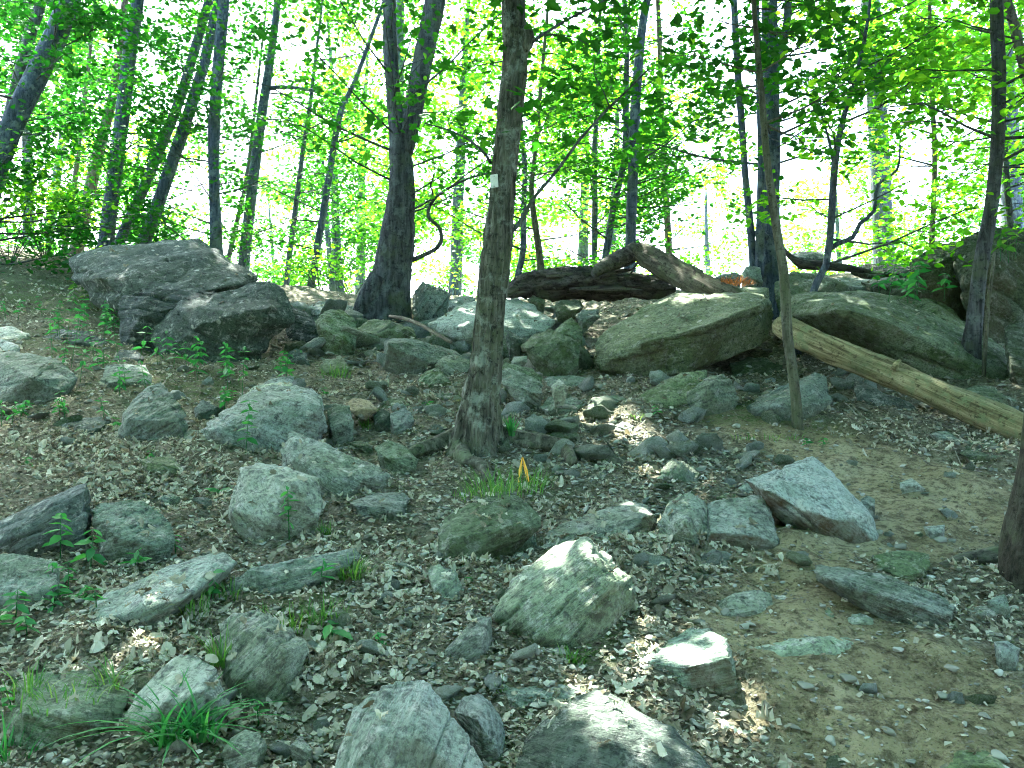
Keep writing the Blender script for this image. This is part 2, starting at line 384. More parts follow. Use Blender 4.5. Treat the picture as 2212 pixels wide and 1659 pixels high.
# --- left edge
R(4, [(-60,620),(70,615),(190,660),(200,695),(130,750),(60,740),(-60,720)], 'pale flat rock cut by the left edge, higher of a leaning pair', m='rock_pale', soil=.2)
R(4, [(-60,690),(20,700),(130,745),(125,815),(60,820),(-60,800)], 'thin brown sided slab cut by the left edge, lower of a leaning pair', m='rock_pale', soil=.8)
R(4, [(-80,800),(60,780),(200,790),(340,820),(440,890),(490,960),(440,1060),(340,1110),(150,1160),(40,1160),(-80,1100)], 'big rounded lichened boulder at the left edge behind weeds', [(200,950,-.1)], name='boulder', cat='boulder', strata=20)
R(4, [(230,670),(340,640),(560,640),(690,720),(660,750),(400,775),(250,730)], 'low mossy rock sunk in green weeds below the cracked boulder', m='rock_dark')
R(4, [(660,970),(690,870),(780,862),(940,870),(990,950),(960,1005),(860,1035),(760,1010),(670,1015)], 'pale domed rock behind a leafy weed left of the pointed rock', m='rock')
R(4, [(730,840),(780,770),(880,770),(935,820),(900,875),(740,865)], 'small mossy rock half hidden under weeds at the cracked boulder foot', m='rock_dark')
R(4, [(910,1090),(960,1010),(1040,980),(1110,1050),(1200,1180),(1220,1290),(1200,1360),(1000,1385),(800,1350),(770,1290),(800,1180),(900,1140)], 'upright pointed pale rock left of centre with a stepped left shoulder', [(1000,1220,.1),(1160,1230,.0),(830,1220,.1)], strata=35)
R(4, [(320,1250),(450,1210),(650,1205),(725,1230),(620,1320),(400,1340)], 'flat brown ledge rock below the boulder at the left edge', m='rock_dark', soil=.8)
R(4, [(1190,1310),(1230,1285),(1290,1290),(1302,1365),(1250,1400),(1195,1380)], 'small rounded grey stone between the pointed rock and the big slab', name='stone', cat='stone', m='rock_pale')
R(4, [(1310,1290),(1380,1220),(1600,1110),(1630,1030),(1760,990),(2020,1010),(2085,1050),(2110,1150),(2112,1290),(2050,1340),(1900,1330),(1700,1440),(1450,1425),(1320,1370)],
  'large flat topped rock with dark brown front left of the blazed tree', [(1610,1140,.35),(1960,1085,.4),(1390,1290,.08),(2080,1140,.3)], name='boulder', cat='boulder', strata=-20, soil=.45)
R(4, [(1600,1060),(1640,1010),(1760,985),(1900,990),(1840,1040),(1700,1070)], 'pale slab lying on top of the large flat topped rock', m='rock_pale', d=6.55, k=.6, sink=.02)
R(4, [(1260,1150),(1310,1095),(1440,1160),(1360,1240),(1265,1210)], 'small triangular stone beside the pointed rock', name='stone', cat='stone', m='rock_dark')
R('D', [(690,790),(705,775),(740,775),(755,795),(740,812),(700,812)], 'flat mossy rock among weeds right of the cracked boulder hollow', m='rock_green')
R('D', [(622,762),(640,752),(662,765),(670,790),(640,790),(624,782)], 'rounded grey rock standing in front of the dark hollow', m='rock_dark')
R('D', [(560,832),(585,818),(630,812),(640,830),(600,845),(565,845)], 'flat grey stone in weeds above the large flat topped rock', name='stone', cat='stone')
# --- mid left
R('D', [(630,933),(668,945),(745,982),(800,1003),(842,1027),(828,1042),(780,1062),(730,1082),(690,1080),(640,1045),(605,1008),(610,975)], 'sharp peaked grey rock with a long sloping right shoulder', [(640,990,.35),(700,1040,.05),(800,1030,.15)], strata=-28)
R('D', [(495,1105),(520,1010),(560,998),(600,1014),(650,1018),(686,1032),(692,1080),(685,1122),(640,1152),(570,1172),(520,1152),(500,1122)], 'chunky rock with pale top and brown right face below the peaked rock', [(636,1042,.25),(574,1122,-.02),(510,1105,.1),(540,1020,.6)], strata=-30, m='rock_pale', soil=.5)
R(8, [(45,215),(200,165),(330,162),(372,200),(315,275),(240,302),(100,288)], 'thin grey slab with a brown edge right of the chunky rock', [(235,245,.05),(70,235,.1)], name='flat_rock', soil=.5)
R(5, [(210,1405),(300,1358),(400,1390),(500,1480),(480,1545),(400,1572),(300,1525),(230,1465)], 'rounded greenish rock left of the blazed tree roots', m='rock_green')
R(5, [(320,1185),(400,1150),(450,1170),(472,1240),(400,1292),(340,1312),(318,1250)], 'grey block, right one of a trio left of the blazed tree', m='rock')
R(5, [(205,1195),(260,1150),(318,1180),(322,1290),(260,1295),(215,1260)], 'dark grey block, middle one of a trio left of the blazed tree', m='rock_dark')
R('D', [(706,888),(725,870),(754,877),(762,903),(763,932),(740,947),(714,937)], 'upright grey block, left one of a trio left of the blazed tree', m='rock')
R(5, [(20,1120),(80,1078),(180,1098),(238,1160),(150,1205),(60,1160)], 'tan yellowish stone perched on a grey trio of blocks', m='rock_tan', name='stone', cat='stone', d=6.15, sink=.03)
R(5, [(255,1125),(300,1080),(400,1078),(445,1130),(400,1160),(300,1172)], 'greenish stone behind the grey trio of blocks', m='rock_green', name='stone', cat='stone')
# --- crest, centre left
R('D', [(680,695),(700,672),(735,667),(766,688),(774,720),(766,747),(740,768),(713,768),(692,740)], 'greenish upright rock between cracked boulder and forked tree', m='rock_green', soil=.2)
R('D', [(655,665),(690,652),(740,655),(770,668),(740,690),(690,690)], 'low pale rock on the crest left of the forked tree', m='rock', d=10.6)
R(5, [(100,625),(190,573),(300,580),(450,630),(485,680),(380,702),(200,712),(110,722)], 'tawny flat topped rock at the foot of the forked tree', m='rock_green', soil=.3, d=9.3)
R(5, [(275,725),(320,698),(460,688),(560,720),(720,780),(835,842),(720,860),(620,880),(580,900),(450,945),(280,885)], 'wide sloping slab with brown front below the forked tree', [(450,720,.35),(590,850,.0),(300,730,.15)], m='rock', soil=.7, strata=-20)
R(5, [(598,875),(650,815),(740,800),(842,850),(830,885),(760,962),(700,952),(620,895)], 'blocky rock touching the left side of the blazed tree', [(720,940,-.02),(640,860,.1)], m='rock', soil=.3)
R(5, [(495,965),(540,910),(620,883),(690,950),(742,1022),(600,1015),(500,1005)], 'brown wedge rock leaning under the blocky rock', m='rock_green', soil=.6)
R(5, [(570,605),(700,520),(860,460),(1000,430),(1150,428),(1250,470),(1385,595),(1330,645),(1200,690),(1000,710),(800,715),(640,655)], 'big pale boulder behind the blazed tree trunk', [(900,600,-.05)], name='boulder', cat='boulder', d=8.9, m='rock_pale', strata=10)
R(5, [(455,425),(520,325),(570,388),(640,388),(692,400),(705,440),(690,505),(560,565),(465,565)], 'craggy grey rock on the crest right of the forked tree', [(560,450,.0)], d=10.8, strata=60, rough=1.6)
R(5, [(690,450),(760,420),(850,425),(870,450),(770,505),(690,500)], 'low flat rock on the crest beside the craggy rock', d=10.6)
R(5, [(1165,745),(1240,680),(1360,638),(1480,690),(1540,720),(1532,882),(1480,912),(1300,895),(1285,830),(1180,775)], 'cube shaped rock with shaded front left of the striped boulder', [(1300,830,-.02),(1470,705,.3),(1200,760,.1)], m='rock_green', d=7.7)
R(5, [(1370,645),(1450,580),(1490,557),(1562,640),(1562,705),(1530,735),(1480,695)], 'peaked rock resting on the back of the cube shaped rock', m='rock_green', d=8.3, sink=.3)
R(5, [(1205,445),(1240,413),(1320,448),(1312,478),(1230,465)], 'small greenish stone below the dark rotten log', m='rock_green', name='stone', cat='stone', d=9.9)
R(5, [(1368,495),(1420,445),(1550,450),(1572,492),(1500,525),(1400,525)], 'flat mossy stone under the right part of the rotten log', m='rock_green', name='stone', cat='stone', d=9.6)
R(5, [(1515,550),(1560,508),(1660,508),(1672,562),(1560,595)], 'small square stone uphill of the cube shaped rock', name='stone', cat='stone', d=9.3)
R(5, [(1080,640),(1130,690),(1180,700),(1160,750),(1090,760),(1060,700)], 'small dark rock tucked right of the blazed tree', m='rock_dark', d=8.0)
R(5, [(1030,905),(1080,888),(1200,930),(1305,1000),(1290,1052),(1180,1072),(1040,985)], 'tilted slab split in thin layers right of the blazed tree', [(1180,1040,.02)], m='rock', strata=-32, rough=1.2, soil=.3, d=6.7, lay=2)
R(5, [(1035,885),(1060,850),(1230,888),(1305,950),(1290,992),(1160,920)], 'thin leaf of stone lying over the layered slab', m='rock_green', strata=-25, d=6.95, sink=.05, k=.6)
R(5, [(1098,845),(1120,813),(1200,810),(1202,850),(1110,868)], 'small square pale stone above the layered slab', name='stone', cat='stone', m='rock', d=7.2)
R(5, [(1305,975),(1340,943),(1500,938),(1620,958),(1642,1002),(1500,1042),(1400,1045),(1320,1005)], 'long low stone at the left foot of the striped boulder', m='rock', soil=.4)
R(5, [(1358,1005),(1410,958),(1472,1010),(1440,1035),(1380,1042)], 'small triangular pale stone propped on the long low stone', m='rock_pale', name='stone', cat='stone', d=6.45)
R(5, [(1285,1145),(1340,1078),(1500,1078),(1562,1110),(1520,1172),(1390,1195)], 'rounded half buried stone in sunlit litter right of the blazed tree', m='rock', name='stone', cat='stone')
R(5, [(1565,1185),(1620,1110),(1760,1058),(1830,1085),(1925,1192),(1800,1215),(1640,1215)], 'wedge shaped rock sloping left with a brown lower face', [(1600,1180,.0),(1780,1190,.0),(1760,1080,.5)], m='rock', soil=.5)
R(5, [(1815,1085),(1900,1095),(2060,1105),(2110,1200),(1930,1195)], 'flat pale slab right of the brown faced wedge rock', m='rock', k=.6)
R(5, [(1758,1282),(1820,1233),(1893,1262),(1880,1312),(1790,1315)], 'small pale faceted stone beside the curved surface root', m='rock_pale', name='stone', cat='stone')
R(5, [(1278,1365),(1320,1342),(1365,1348),(1372,1388),(1290,1395)], 'small pale stone below the curved surface root', m='rock_pale', name='stone', cat='stone')
# --- right
R('D', [(1278,782),(1285,752),(1301,722),(1338,697),(1384,672),(1401,652),(1475,640),(1498,629),(1535,622),(1568,640),(1640,622),(1662,622),(1668,652),(1667,729),(1635,748),(1575,768),(1525,794),(1475,811),(1398,811),(1338,808),(1291,800)],
  'huge striped boulder with slanting layers and a dark hollow beneath', [(1400,740,-.08),(1560,690,-.1),(1640,660,.05),(1330,770,-.03)], name='boulder', cat='boulder', m='rock_green', d=7.75, strata=13, rough=.9, sink=.05, lay=2.4)
R('D', [(1365,866),(1420,832),(1475,805),(1524,800),(1530,818),(1482,850),(1484,905),(1440,905),(1390,890)], 'long tilted greenish slab below the striped boulder', m='rock_green', strata=25, soil=.2)
R(6, [(22,1040),(170,935),(260,920),(300,960),(362,1090),(290,1112),(245,1190),(252,1242),(50,1245)], 'blocky fractured rock right of the tilted slab', [(170,1000,.2),(230,1110,.0)], m='rock', strata=20)
R(6, [(375,1070),(410,1035),(440,1050),(430,1080),(390,1085)], 'small pale stone in the mossy dip by the thin front sapling', m='rock_pale', name='stone', cat='stone')
R(6, [(415,1150),(500,1080),(640,1000),(750,950),(870,918),(915,950),(965,1100),(885,1170),(820,1245),(700,1262),(600,1235),(470,1185)], 'grey rock with a round white lichen spot behind the thin front sapling', [(620,1140,.0),(860,1130,.1)], m='rock', strata=30)
R(6, [(300,860),(420,820),(560,830),(650,870),(640,960),(480,1000),(330,960)], 'shadowed rock inside the hollow under the striped boulder', m='rock_moss_shaded', d=7.9)
R(6, [(640,570),(720,430),(860,400),(1100,395),(1350,430),(1650,590),(2000,695),(2095,780),(2110,920),(2060,1000),(1850,1030),(1400,860),(1000,690),(800,640)], 'long whaleback boulder sloping down behind the fallen log', [(1300,600,-.05),(1750,820,-.08),(1000,520,.0)], name='boulder', cat='boulder', m='rock_green', d=7.45, k=.6, strata=-24, rough=.9, lay=1.8)
R(6, [(1130,430),(1300,395),(1500,400),(1700,470),(1850,600),(1780,640),(1500,540),(1300,480)], 'mossy ledge stepping up behind the whaleback boulder', m='rock_green', d=8.5, k=.6, strata=-20)
R(6, [(1150,330),(1350,290),(1560,330),(1620,400),(1500,430),(1250,400)], 'low shaded ledge in front of the dark outcrop', m='rock_moss_shaded', d=8.9)
R(6, [(585,335),(720,262),(880,268),(935,330),(1085,400),(1125,452),(870,480),(720,545),(620,520)], 'mossy boulder on the crest between two crooked stems', m='rock_green', name='boulder', cat='boulder', d=8.8, k=.6)
R(6, [(900,325),(1000,298),(1250,308),(1285,340),(1190,402),(1080,395),(940,355)], 'flat grey slab on the crest right of the crooked tree', m='rock', d=9.2, k=.7)
R(6, [(1080,260),(1200,215),(1420,205),(1500,250),(1420,300),(1200,300)], 'low mossy rock on the crest left of the dark outcrop', m='rock_moss_shaded', d=10)
R(6, [(1465,210),(1540,138),(1660,90),(1780,72),(1850,180),(1840,330),(1700,370),(1530,340),(1480,290)], 'rounded dark outcrop, left block at the right crest', m='rock_moss_shaded', name='boulder', cat='boulder', d=9.0, sink=.5)
R(6, [(1770,120),(1830,50),(1920,10),(2100,-20),(2330,-10),(2420,120),(2420,560),(2212,650),(1980,640),(1800,400),(1765,200)], 'tall dark mossy outcrop filling the right edge behind the trunk', [(1960,200,-.05)], name='boulder', cat='boulder', m='rock_moss_shaded', d=8.6, k=.5, rough=1.5, sink=.6)
R(6, [(2080,620),(2180,590),(2330,620),(2360,900),(2212,1040),(2120,960),(2090,780)], 'shadowed boulder at the right edge above the log end', name='boulder', cat='boulder', m='rock_moss_shaded', d=7.0)
R(6, [(690,155),(760,133),(900,138),(925,182),(740,195)], 'flat dark rock on the skyline behind the crooked tree', m='rock_dark', d=11.5)
R(6, [(190,312),(240,280),(330,268),(385,290),(370,345),(240,340)], 'small dark rock on the skyline beside the orange needles', m='rock_dark', d=10.6)
R(6, [(380,270),(420,225),(500,235),(520,330),(460,370),(380,330)], 'grey rock at the foot of the triple stemmed tree', m='rock', d=9.6)
R(6, [(1100,955),(1250,1020),(1480,1120),(1530,1155),(1380,1195),(1250,1175),(1120,1105)], 'grey rock sheltered beneath the fallen log', m='rock_dark', d=6.6)
R(6, [(1815,1025),(1900,1000),(2010,1008),(2160,1105),(2060,1160),(1900,1100)], 'domed green rock behind the lower end of the log', m='rock_green', d=6.5)
R(6, [(1735,1415),(1850,1370),(2000,1358),(2210,1400),(2230,1510),(2000,1490)], 'flat layered slab under the lower end of the log', m='rock_green', strata=-20)
R(6, [(1595,1315),(1650,1298),(1720,1300),(1785,1350),(1700,1375)], 'small flat stone among splintered wood below the log', m='rock', name='stone', cat='stone')
# --- lower left
R(7, [(-60,360),(0,325),(150,240),(300,170),(478,108),(492,200),(472,462),(250,485),(80,495),(-60,490)], 'big triangular rock with a straight upright right edge at left', [(462,150,.3),(440,440,-.02),(60,360,.1),(230,300,.1)], m='rock_dark', strata=28, name='boulder', cat='boulder')
R(7, [(498,265),(540,225),(700,208),(800,228),(932,330),(945,440),(900,482),(760,515),(600,565),(555,500),(515,340)], 'rounded pale rock right of the big triangular rock', [(620,400,.0),(820,450,.05)], m='rock')
R(7, [(-60,500),(100,500),(312,540),(325,700),(250,792),(140,795),(40,765),(-60,760)], 'smooth grey rock under the big triangular rock', [(290,690,.0)], m='rock')
R(7, [(478,785),(560,720),(760,640),(860,628),(960,590),(990,558),(1080,508),(1220,488),(1275,548),(1205,622),(1150,645),(1040,725),(980,795),(830,865),(700,955),(600,975),(500,925),(470,850)], 'long rough pale slab with an undercut right side', [(790,870,.0),(1000,740,.1),(620,830,.0),(1000,640,.55)], m='rock_pale', strata=24, name='flat_rock')
R('D', [(474,1282),(530,1246),(620,1215),(700,1195),(768,1183),(788,1203),(740,1237),(660,1262),(580,1285),(520,1305),(488,1306)], 'long narrow grey slab bordered by grass', m='rock', strata=16, name='flat_rock', k=.4, soil=.3)
R(7, [(1185,895),(1260,820),(1400,798),(1500,858),(1655,960),(1678,1020),(1662,1085),(1560,1265),(1420,1315),(1290,1265),(1215,1205),(1195,1000)], 'dark block of finely layered rock with a flat mossy top', [(1430,930,.25),(1545,1022,.02),(1425,1195,-.05),(1250,1180,.05)], strata=48, soil=.2, lay=2)
R(7, [(678,1375),(740,1268),(850,1150),(980,1048),(1080,1068),(1145,1112),(1225,1250),(1235,1325),(1100,1402),(900,1495),(755,1455)], 'smooth egg shaped pale rock behind broad bladed grass', [(900,1300,-.05),(1110,1240,.1)], m='rock_pale')
R(7, [(15,1410),(110,1200),(250,1138),(550,1128),(620,1200),(705,1232),(680,1335),(500,1485),(300,1565),(130,1545),(35,1460)], 'low mossy rock with grass growing over it at bottom left', [(130,1370,.0),(450,1370,.0)], m='rock_green', soil=.3)
R(7, [(195,1095),(250,1018),(400,998),(640,1008),(655,1062),(600,1135),(300,1140)], 'flat greenish slab behind the grassy mossy rock', m='rock_green', name='flat_rock')
R(7, [(655,1075),(700,1020),(880,1018),(892,1050),(830,1092),(795,1172),(740,1185),(680,1135)], 'small rock with a bright sunlit top edge at lower left', [(700,1090,.05),(810,1080,.1)], m='rock_pale')
R(7, [(690,1012),(850,958),(930,938),(965,990),(900,1022)], 'flat bluish stone below the long rough pale slab', m='rock', name='stone', cat='stone', k=.6)
R(7, [(885,1065),(960,1010),(1040,998),(1065,1022),(965,1068)], 'thin grey flake beside the finely layered block', m='rock_pale', name='stone', cat='stone', k=.6)
R(7, [(295,910),(350,880),(450,888),(445,942),(330,955)], 'flat tan stone in litter left of the long rough slab', m='rock_pale', name='stone', cat='stone')
R(7, [(1195,1585),(1250,1490),(1330,1448),(1412,1470),(1445,1540),(1390,1645),(1250,1680)], 'round stone right of the broad bladed grass', m='rock', name='stone', cat='stone')
R(7, [(1565,1545),(1630,1478),(1695,1560),(1640,1595)], 'small pale angular stone near the bottom edge', m='rock_pale', name='stone', cat='stone')
R(7, [(760,-10),(850,-30),(950,-20),(985,40),(900,70),(800,50)], 'flat mossy stone in leaf litter below the pointed rock', m='rock_green', name='stone', cat='stone', k=.6)
R(7, [(870,190),(930,170),(975,190),(960,225),(880,225)], 'small half buried stone in litter above the rounded pale rock', m='rock', name='stone', cat='stone', k=.6)
# --- lower centre
R(8, [(-40,1640),(0,1490),(60,1330),(200,1228),(340,1188),(440,1200),(520,1270),(620,1420),(700,1540),(770,1659),(800,1790),(-40,1790)], 'broad pale boulder cut by the bottom edge', [(200,1480,.15),(430,1500,.1),(420,1350,.4)], m='rock_pale', name='boulder', cat='boulder', strata=70, d=2.25, k=.7)
R(8, [(615,1355),(660,1280),(740,1248),(805,1300),(882,1420),(885,1520),(862,1645),(780,1565),(715,1450)], 'triangular rock leaning right of the broad pale boulder', [(740,1400,.0),(840,1550,.0)], m='rock')
R(8, [(478,645),(468,590),(520,553),(622,590),(664,700),(622,762),(580,778),(505,695)], 'small pale standing stone in litter near the middle', m='rock_pale')
R(8, [(565,1015),(660,940),(720,848),(812,830),(818,900),(792,1072),(720,1115),(600,1125),(565,1080)], 'pale blocky stone left of the big central boulder', [(570,1020,.1),(770,930,.2),(760,1060,.0)], m='rock')
R(8, [(455,985),(500,975),(580,1005),(570,1045),(500,1035)], 'thin flake lying against the pale blocky stone', m='rock_pale', name='stone', cat='stone', k=.6)
R(8, [(540,815),(600,800),(690,810),(690,850),(600,870),(540,850)], 'small brown stone above the pale blocky stone', m='rock', name='stone', cat='stone', soil=.4)
R(8, [(352,1045),(420,1020),(500,1050),(512,1100),(470,1150),(380,1130)], 'bluish low stone left of the pale blocky stone', m='rock', name='stone', cat='stone')
R(8, [(360,850),(420,825),(460,865),(440,910),(380,900)], 'small rounded stone in the gravel left of the middle', m='rock', name='stone', cat='stone')
R(8, [(828,835),(880,700),(960,610),(1058,522),(1150,450),(1290,398),(1345,418),(1430,500),(1500,560),(1560,640),(1612,720),(1570,790),(1540,890),(1430,985),(1300,1025),(1100,1035),(1010,995),(920,912),(880,835)],
  'big central boulder with a sunlit top', [(1095,605,.40),(1315,520,.38),(1350,470,.5),(1470,640,.12),(920,790,.15),(1280,970,-.06),(1050,960,-.02)], m='rock', name='boulder', cat='boulder', strata=40, soil=.25)
R(8, [(545,560),(533,380),(560,300),(700,228),(900,163),(965,190),(1082,300),(1062,362),(950,425),(850,455),(660,555),(590,562)], 'greenish slab with slanting bands below the tree grass', [(600,420,.1),(900,350,.2)], m='rock_green', strata=20)
R(8, [(1105,455),(1120,390),(1200,338),(1400,258),(1560,218),(1662,230),(1705,290),(1692,335),(1640,392),(1480,475),(1380,490),(1200,490)], 'wedge shaped rock behind the big central boulder', [(1650,290,.3),(1460,455,.05)], m='rock', strata=22, soil=.4)
R(8, [(938,445),(980,373),(1055,410),(1062,455),(940,475)], 'small grey stone between the banded slab and central boulder', m='rock', name='stone', cat='stone')
R(8, [(955,348),(990,333),(1030,345),(1005,372),(965,372)], 'tiny pale stone resting by the banded slab', m='rock_pale', name='stone', cat='stone')
R(8, [(860,575),(930,560),(960,590),(930,640),(850,640),(830,600)], 'rough little stone at the upper left of the central boulder', m='rock', name='stone', cat='stone')
R(8, [(660,690),(700,668),(745,680),(740,725),(680,725)], 'rounded little stone beside the pale standing stone', m='rock_pale', name='stone', cat='stone')
R(8, [(855,1192),(950,1150),(1090,1143),(1240,1170),(1375,1230),(1280,1275),(1150,1305),(980,1335),(905,1285)], 'flat grey slab with a dark edge at bottom centre', [(960,1270,.1),(1150,1255,.1)], m='rock', name='flat_rock', soil=.3)
R(8, [(960,1575),(1000,1490),(1100,1400),(1250,1320),(1290,1262),(1380,1228),(1470,1250),(1560,1300),(1650,1370),(1760,1430),(1880,1540),(2010,1659),(2060,1790),(940,1790)], 'large dark boulder with a sunlit peak at the bottom edge', [(1270,1450,.35),(1560,1420,.35),(1300,1640,.1),(1700,1640,.1)], m='rock_dark', name='boulder', cat='boulder', d=2.3, k=.7)
R('D', [(1350,1425),(1400,1395),(1450,1375),(1490,1357),(1532,1357),(1572,1380),(1586,1420),(1590,1482),(1550,1493),(1500,1483),(1440,1457),(1390,1447)], 'rock with sunlit crown and brown undercut face right of the central boulder', [(1475,1442,.03),(1515,1434,.02),(1578,1418,.05)], m='rock', soil=.9)
# --- lower right
R(9, [(335,95),(420,70),(560,20),(700,-32),(765,18),(850,100),(960,230),(1032,300),(1062,400),(1042,442),(960,455),(880,395),(740,345),(600,295),(490,285),(440,205),(395,135)], 'large tilted rock with a pale flat top and brown side by the trail', [(440,150,.12),(650,262,.02),(835,318,-.02),(925,305,.02),(985,285,.12)], m='rock_pale', name='boulder', cat='boulder', strata=-35, soil=1.)
R('D', [(1418,1135),(1445,1085),(1490,1063),(1522,1085),(1533,1135),(1512,1192),(1480,1202),(1438,1182)], 'lichened upright rock between two brown faced blocks', [(1480,1130,-.05)], m='rock')
R(9, [(130,225),(250,198),(370,208),(410,180),(442,190),(482,300),(532,440),(522,492),(440,515),(300,495),(150,485),(90,475),(140,390),(120,270)], 'square block with flat top and brown shaded front', [(150,382,.02),(300,388,.0),(400,402,.0),(522,440,.05)], m='rock', strata=-8, soil=1.)
R(9, [(688,585),(740,553),(820,568),(960,578),(1100,610),(1300,690),(1430,738),(1468,790),(1442,832),(1360,872),(1280,845),(1100,765),(960,715),(830,685),(740,645)], 'long flat layered slab lying beside the trail', [(830,650,.05),(1000,690,.05),(1340,820,.02)], m='rock', name='flat_rock', strata=-20, k=.5, lay=1.6)
R(9, [(1008,515),(1100,488),(1200,483),(1332,500),(1335,570),(1250,645),(1150,615),(1050,565)], 'flat stone touching the upper side of the long layered slab', [(1240,610,.05)], m='rock_green', name='flat_rock', k=.6)
R(9, [(185,765),(280,708),(420,693),(472,710),(498,800),(450,875),(330,885),(230,835)], 'flat grey worn stone flush with the dirt', m='rock', k=.7, rough=.7)
R(9, [(490,722),(600,725),(705,780),(640,805),(520,795)], 'pale flat flake between grey worn stone and green stone', m='rock_pale', name='stone', cat='stone', k=.6)
R(9, [(605,805),(700,770),(780,763),(830,840),(848,895),(760,875),(650,845)], 'small bright green topped stone in the dirt', m='rock_green', name='stone', cat='stone', soil=.3)
R(9, [(868,835),(960,818),(1032,850),(1012,892),(895,885)], 'flat pale stone right of the green topped stone', m='rock_pale', name='stone', cat='stone', k=.6)
R(9, [(398,965),(480,940),(720,923),(912,938),(914,1000),(840,1055),(700,1075),(570,1105),(440,1085),(398,1025)], 'half buried rock with pale left face and brown right face', [(735,940,.35),(585,1092,.0),(720,985,.1)], m='rock_pale', soil=.7)
R(9, [(1685,975),(1760,968),(1825,1010),(1802,1095),(1720,1095)], 'grey block at the right edge below the corner trunk', m='rock', name='stone', cat='stone')
R(9, [(1645,755),(1740,713),(1775,800),(1690,798)], 'small wedge stone at the base of the corner trunk', m='rock', name='stone', cat='stone')
R(9, [(1535,792),(1650,778),(1705,830),(1565,838)], 'small flat stone left of the corner trunk', m='rock', name='stone', cat='stone')
R(9, [(1075,442),(1120,436),(1165,480),(1090,495)], 'small grey stone above the long layered slab', m='rock', name='stone', cat='stone')
R(9, [(1175,112),(1240,90),(1315,142),(1200,130)], 'flat pale stone set in the trail', m='rock_pale', name='stone', cat='stone', k=.6)
R(9, [(1305,352),(1420,340),(1405,382),(1340,395)], 'small pale stone beside the trail near the trunk roots', m='rock_pale', name='stone', cat='stone')
R(9, [(960,200),(1000,180),(1040,200),(1040,260),(985,270)], 'small stone leaning on the large tilted rock', m='rock', name='stone', cat='stone')
R(9, [(1400,1690),(1500,1560),(1640,1555),(1790,1690)], 'flat greenish slab at the bottom right edge', m='rock_green', name='flat_rock', k=.6)
R(9, [(300,140),(340,112),(400,120),(405,160),(350,180)], 'small square stone left of the large tilted rock', m='rock', name='stone', cat='stone')
R(9, [(180,190),(240,165),(330,180),(350,210),(200,215)], 'thin stone lying above the square brown fronted block', m='rock_green', name='stone', cat='stone', k=.6)
R(9, [(-130,60),(-60,-20),(30,10),(90,60),(60,130),(-60,140)], 'mossy stone half sunk in gravel above the lichened rock', m='rock_green', name='stone', cat='stone')
R(5, [(2000,1215),(2080,1190),(2150,1212),(2150,1255),(2030,1255)], 'flat stone at the upper edge of the trail', m='rock', name='stone', cat='stone')

for q_ in ROCKS:                                    # soil banked up against the stones
    ox, oy, sc = ZF[q_['frame']]; px_ = [ox+a*sc for a, b in q_['outline']]; py_ = [oy+b*sc for a, b in q_['outline']]
    if q_['d'] or max(py_) > 1660: continue
    d_ = hit(px_[py_.index(max(py_))], max(py_), 11.); w_ = (max(px_)-min(px_))/F*d_
    if w_ > 1.2: continue
    MOUND.append((((min(px_)+max(px_))/2-W/2)/F*d_, d_+.25*w_, .62*w_, min(.016, .035*w_)))
gx = graded(.05, -8, 8, (-2500, 2500)); gy = graded(.045, 1.6, 13.5, (-400, 3000))
X, Y = np.meshgrid(gx, gy); Z = ground(X, Y); B = bare(X, Y)*(np.abs(X) < 12); GR = field(_gg, X, Y, .6)
nx, ny = len(gx), len(gy)
ii = (np.arange(ny-1)[:, None]*nx + np.arange(nx-1)[None]); Q = np.stack([ii, ii+1, ii+nx+1, ii+nx], -1).reshape(-1, 4)
fb = B.ravel()[Q].mean(1) > .5
V = np.stack([X, Y, Z], -1).reshape(-1, 3)
for nm, sel in (('ground', ~fb), ('path', fb)):
    q = Q[sel]; us, inv = np.unique(q, return_inverse=True); q = inv.reshape(q.shape)
    o = link(nm, mesh_np(nm, V[us], q, M['soil'], attr={'bare': B.ravel()[us], 'green': GR.ravel()[us]}))
    tag(o, {'ground': 'leaf strewn brown forest floor climbing to the rocky crest', 'path': 'bare trodden tan dirt trail winding up the right side'}[nm], kind='structure')

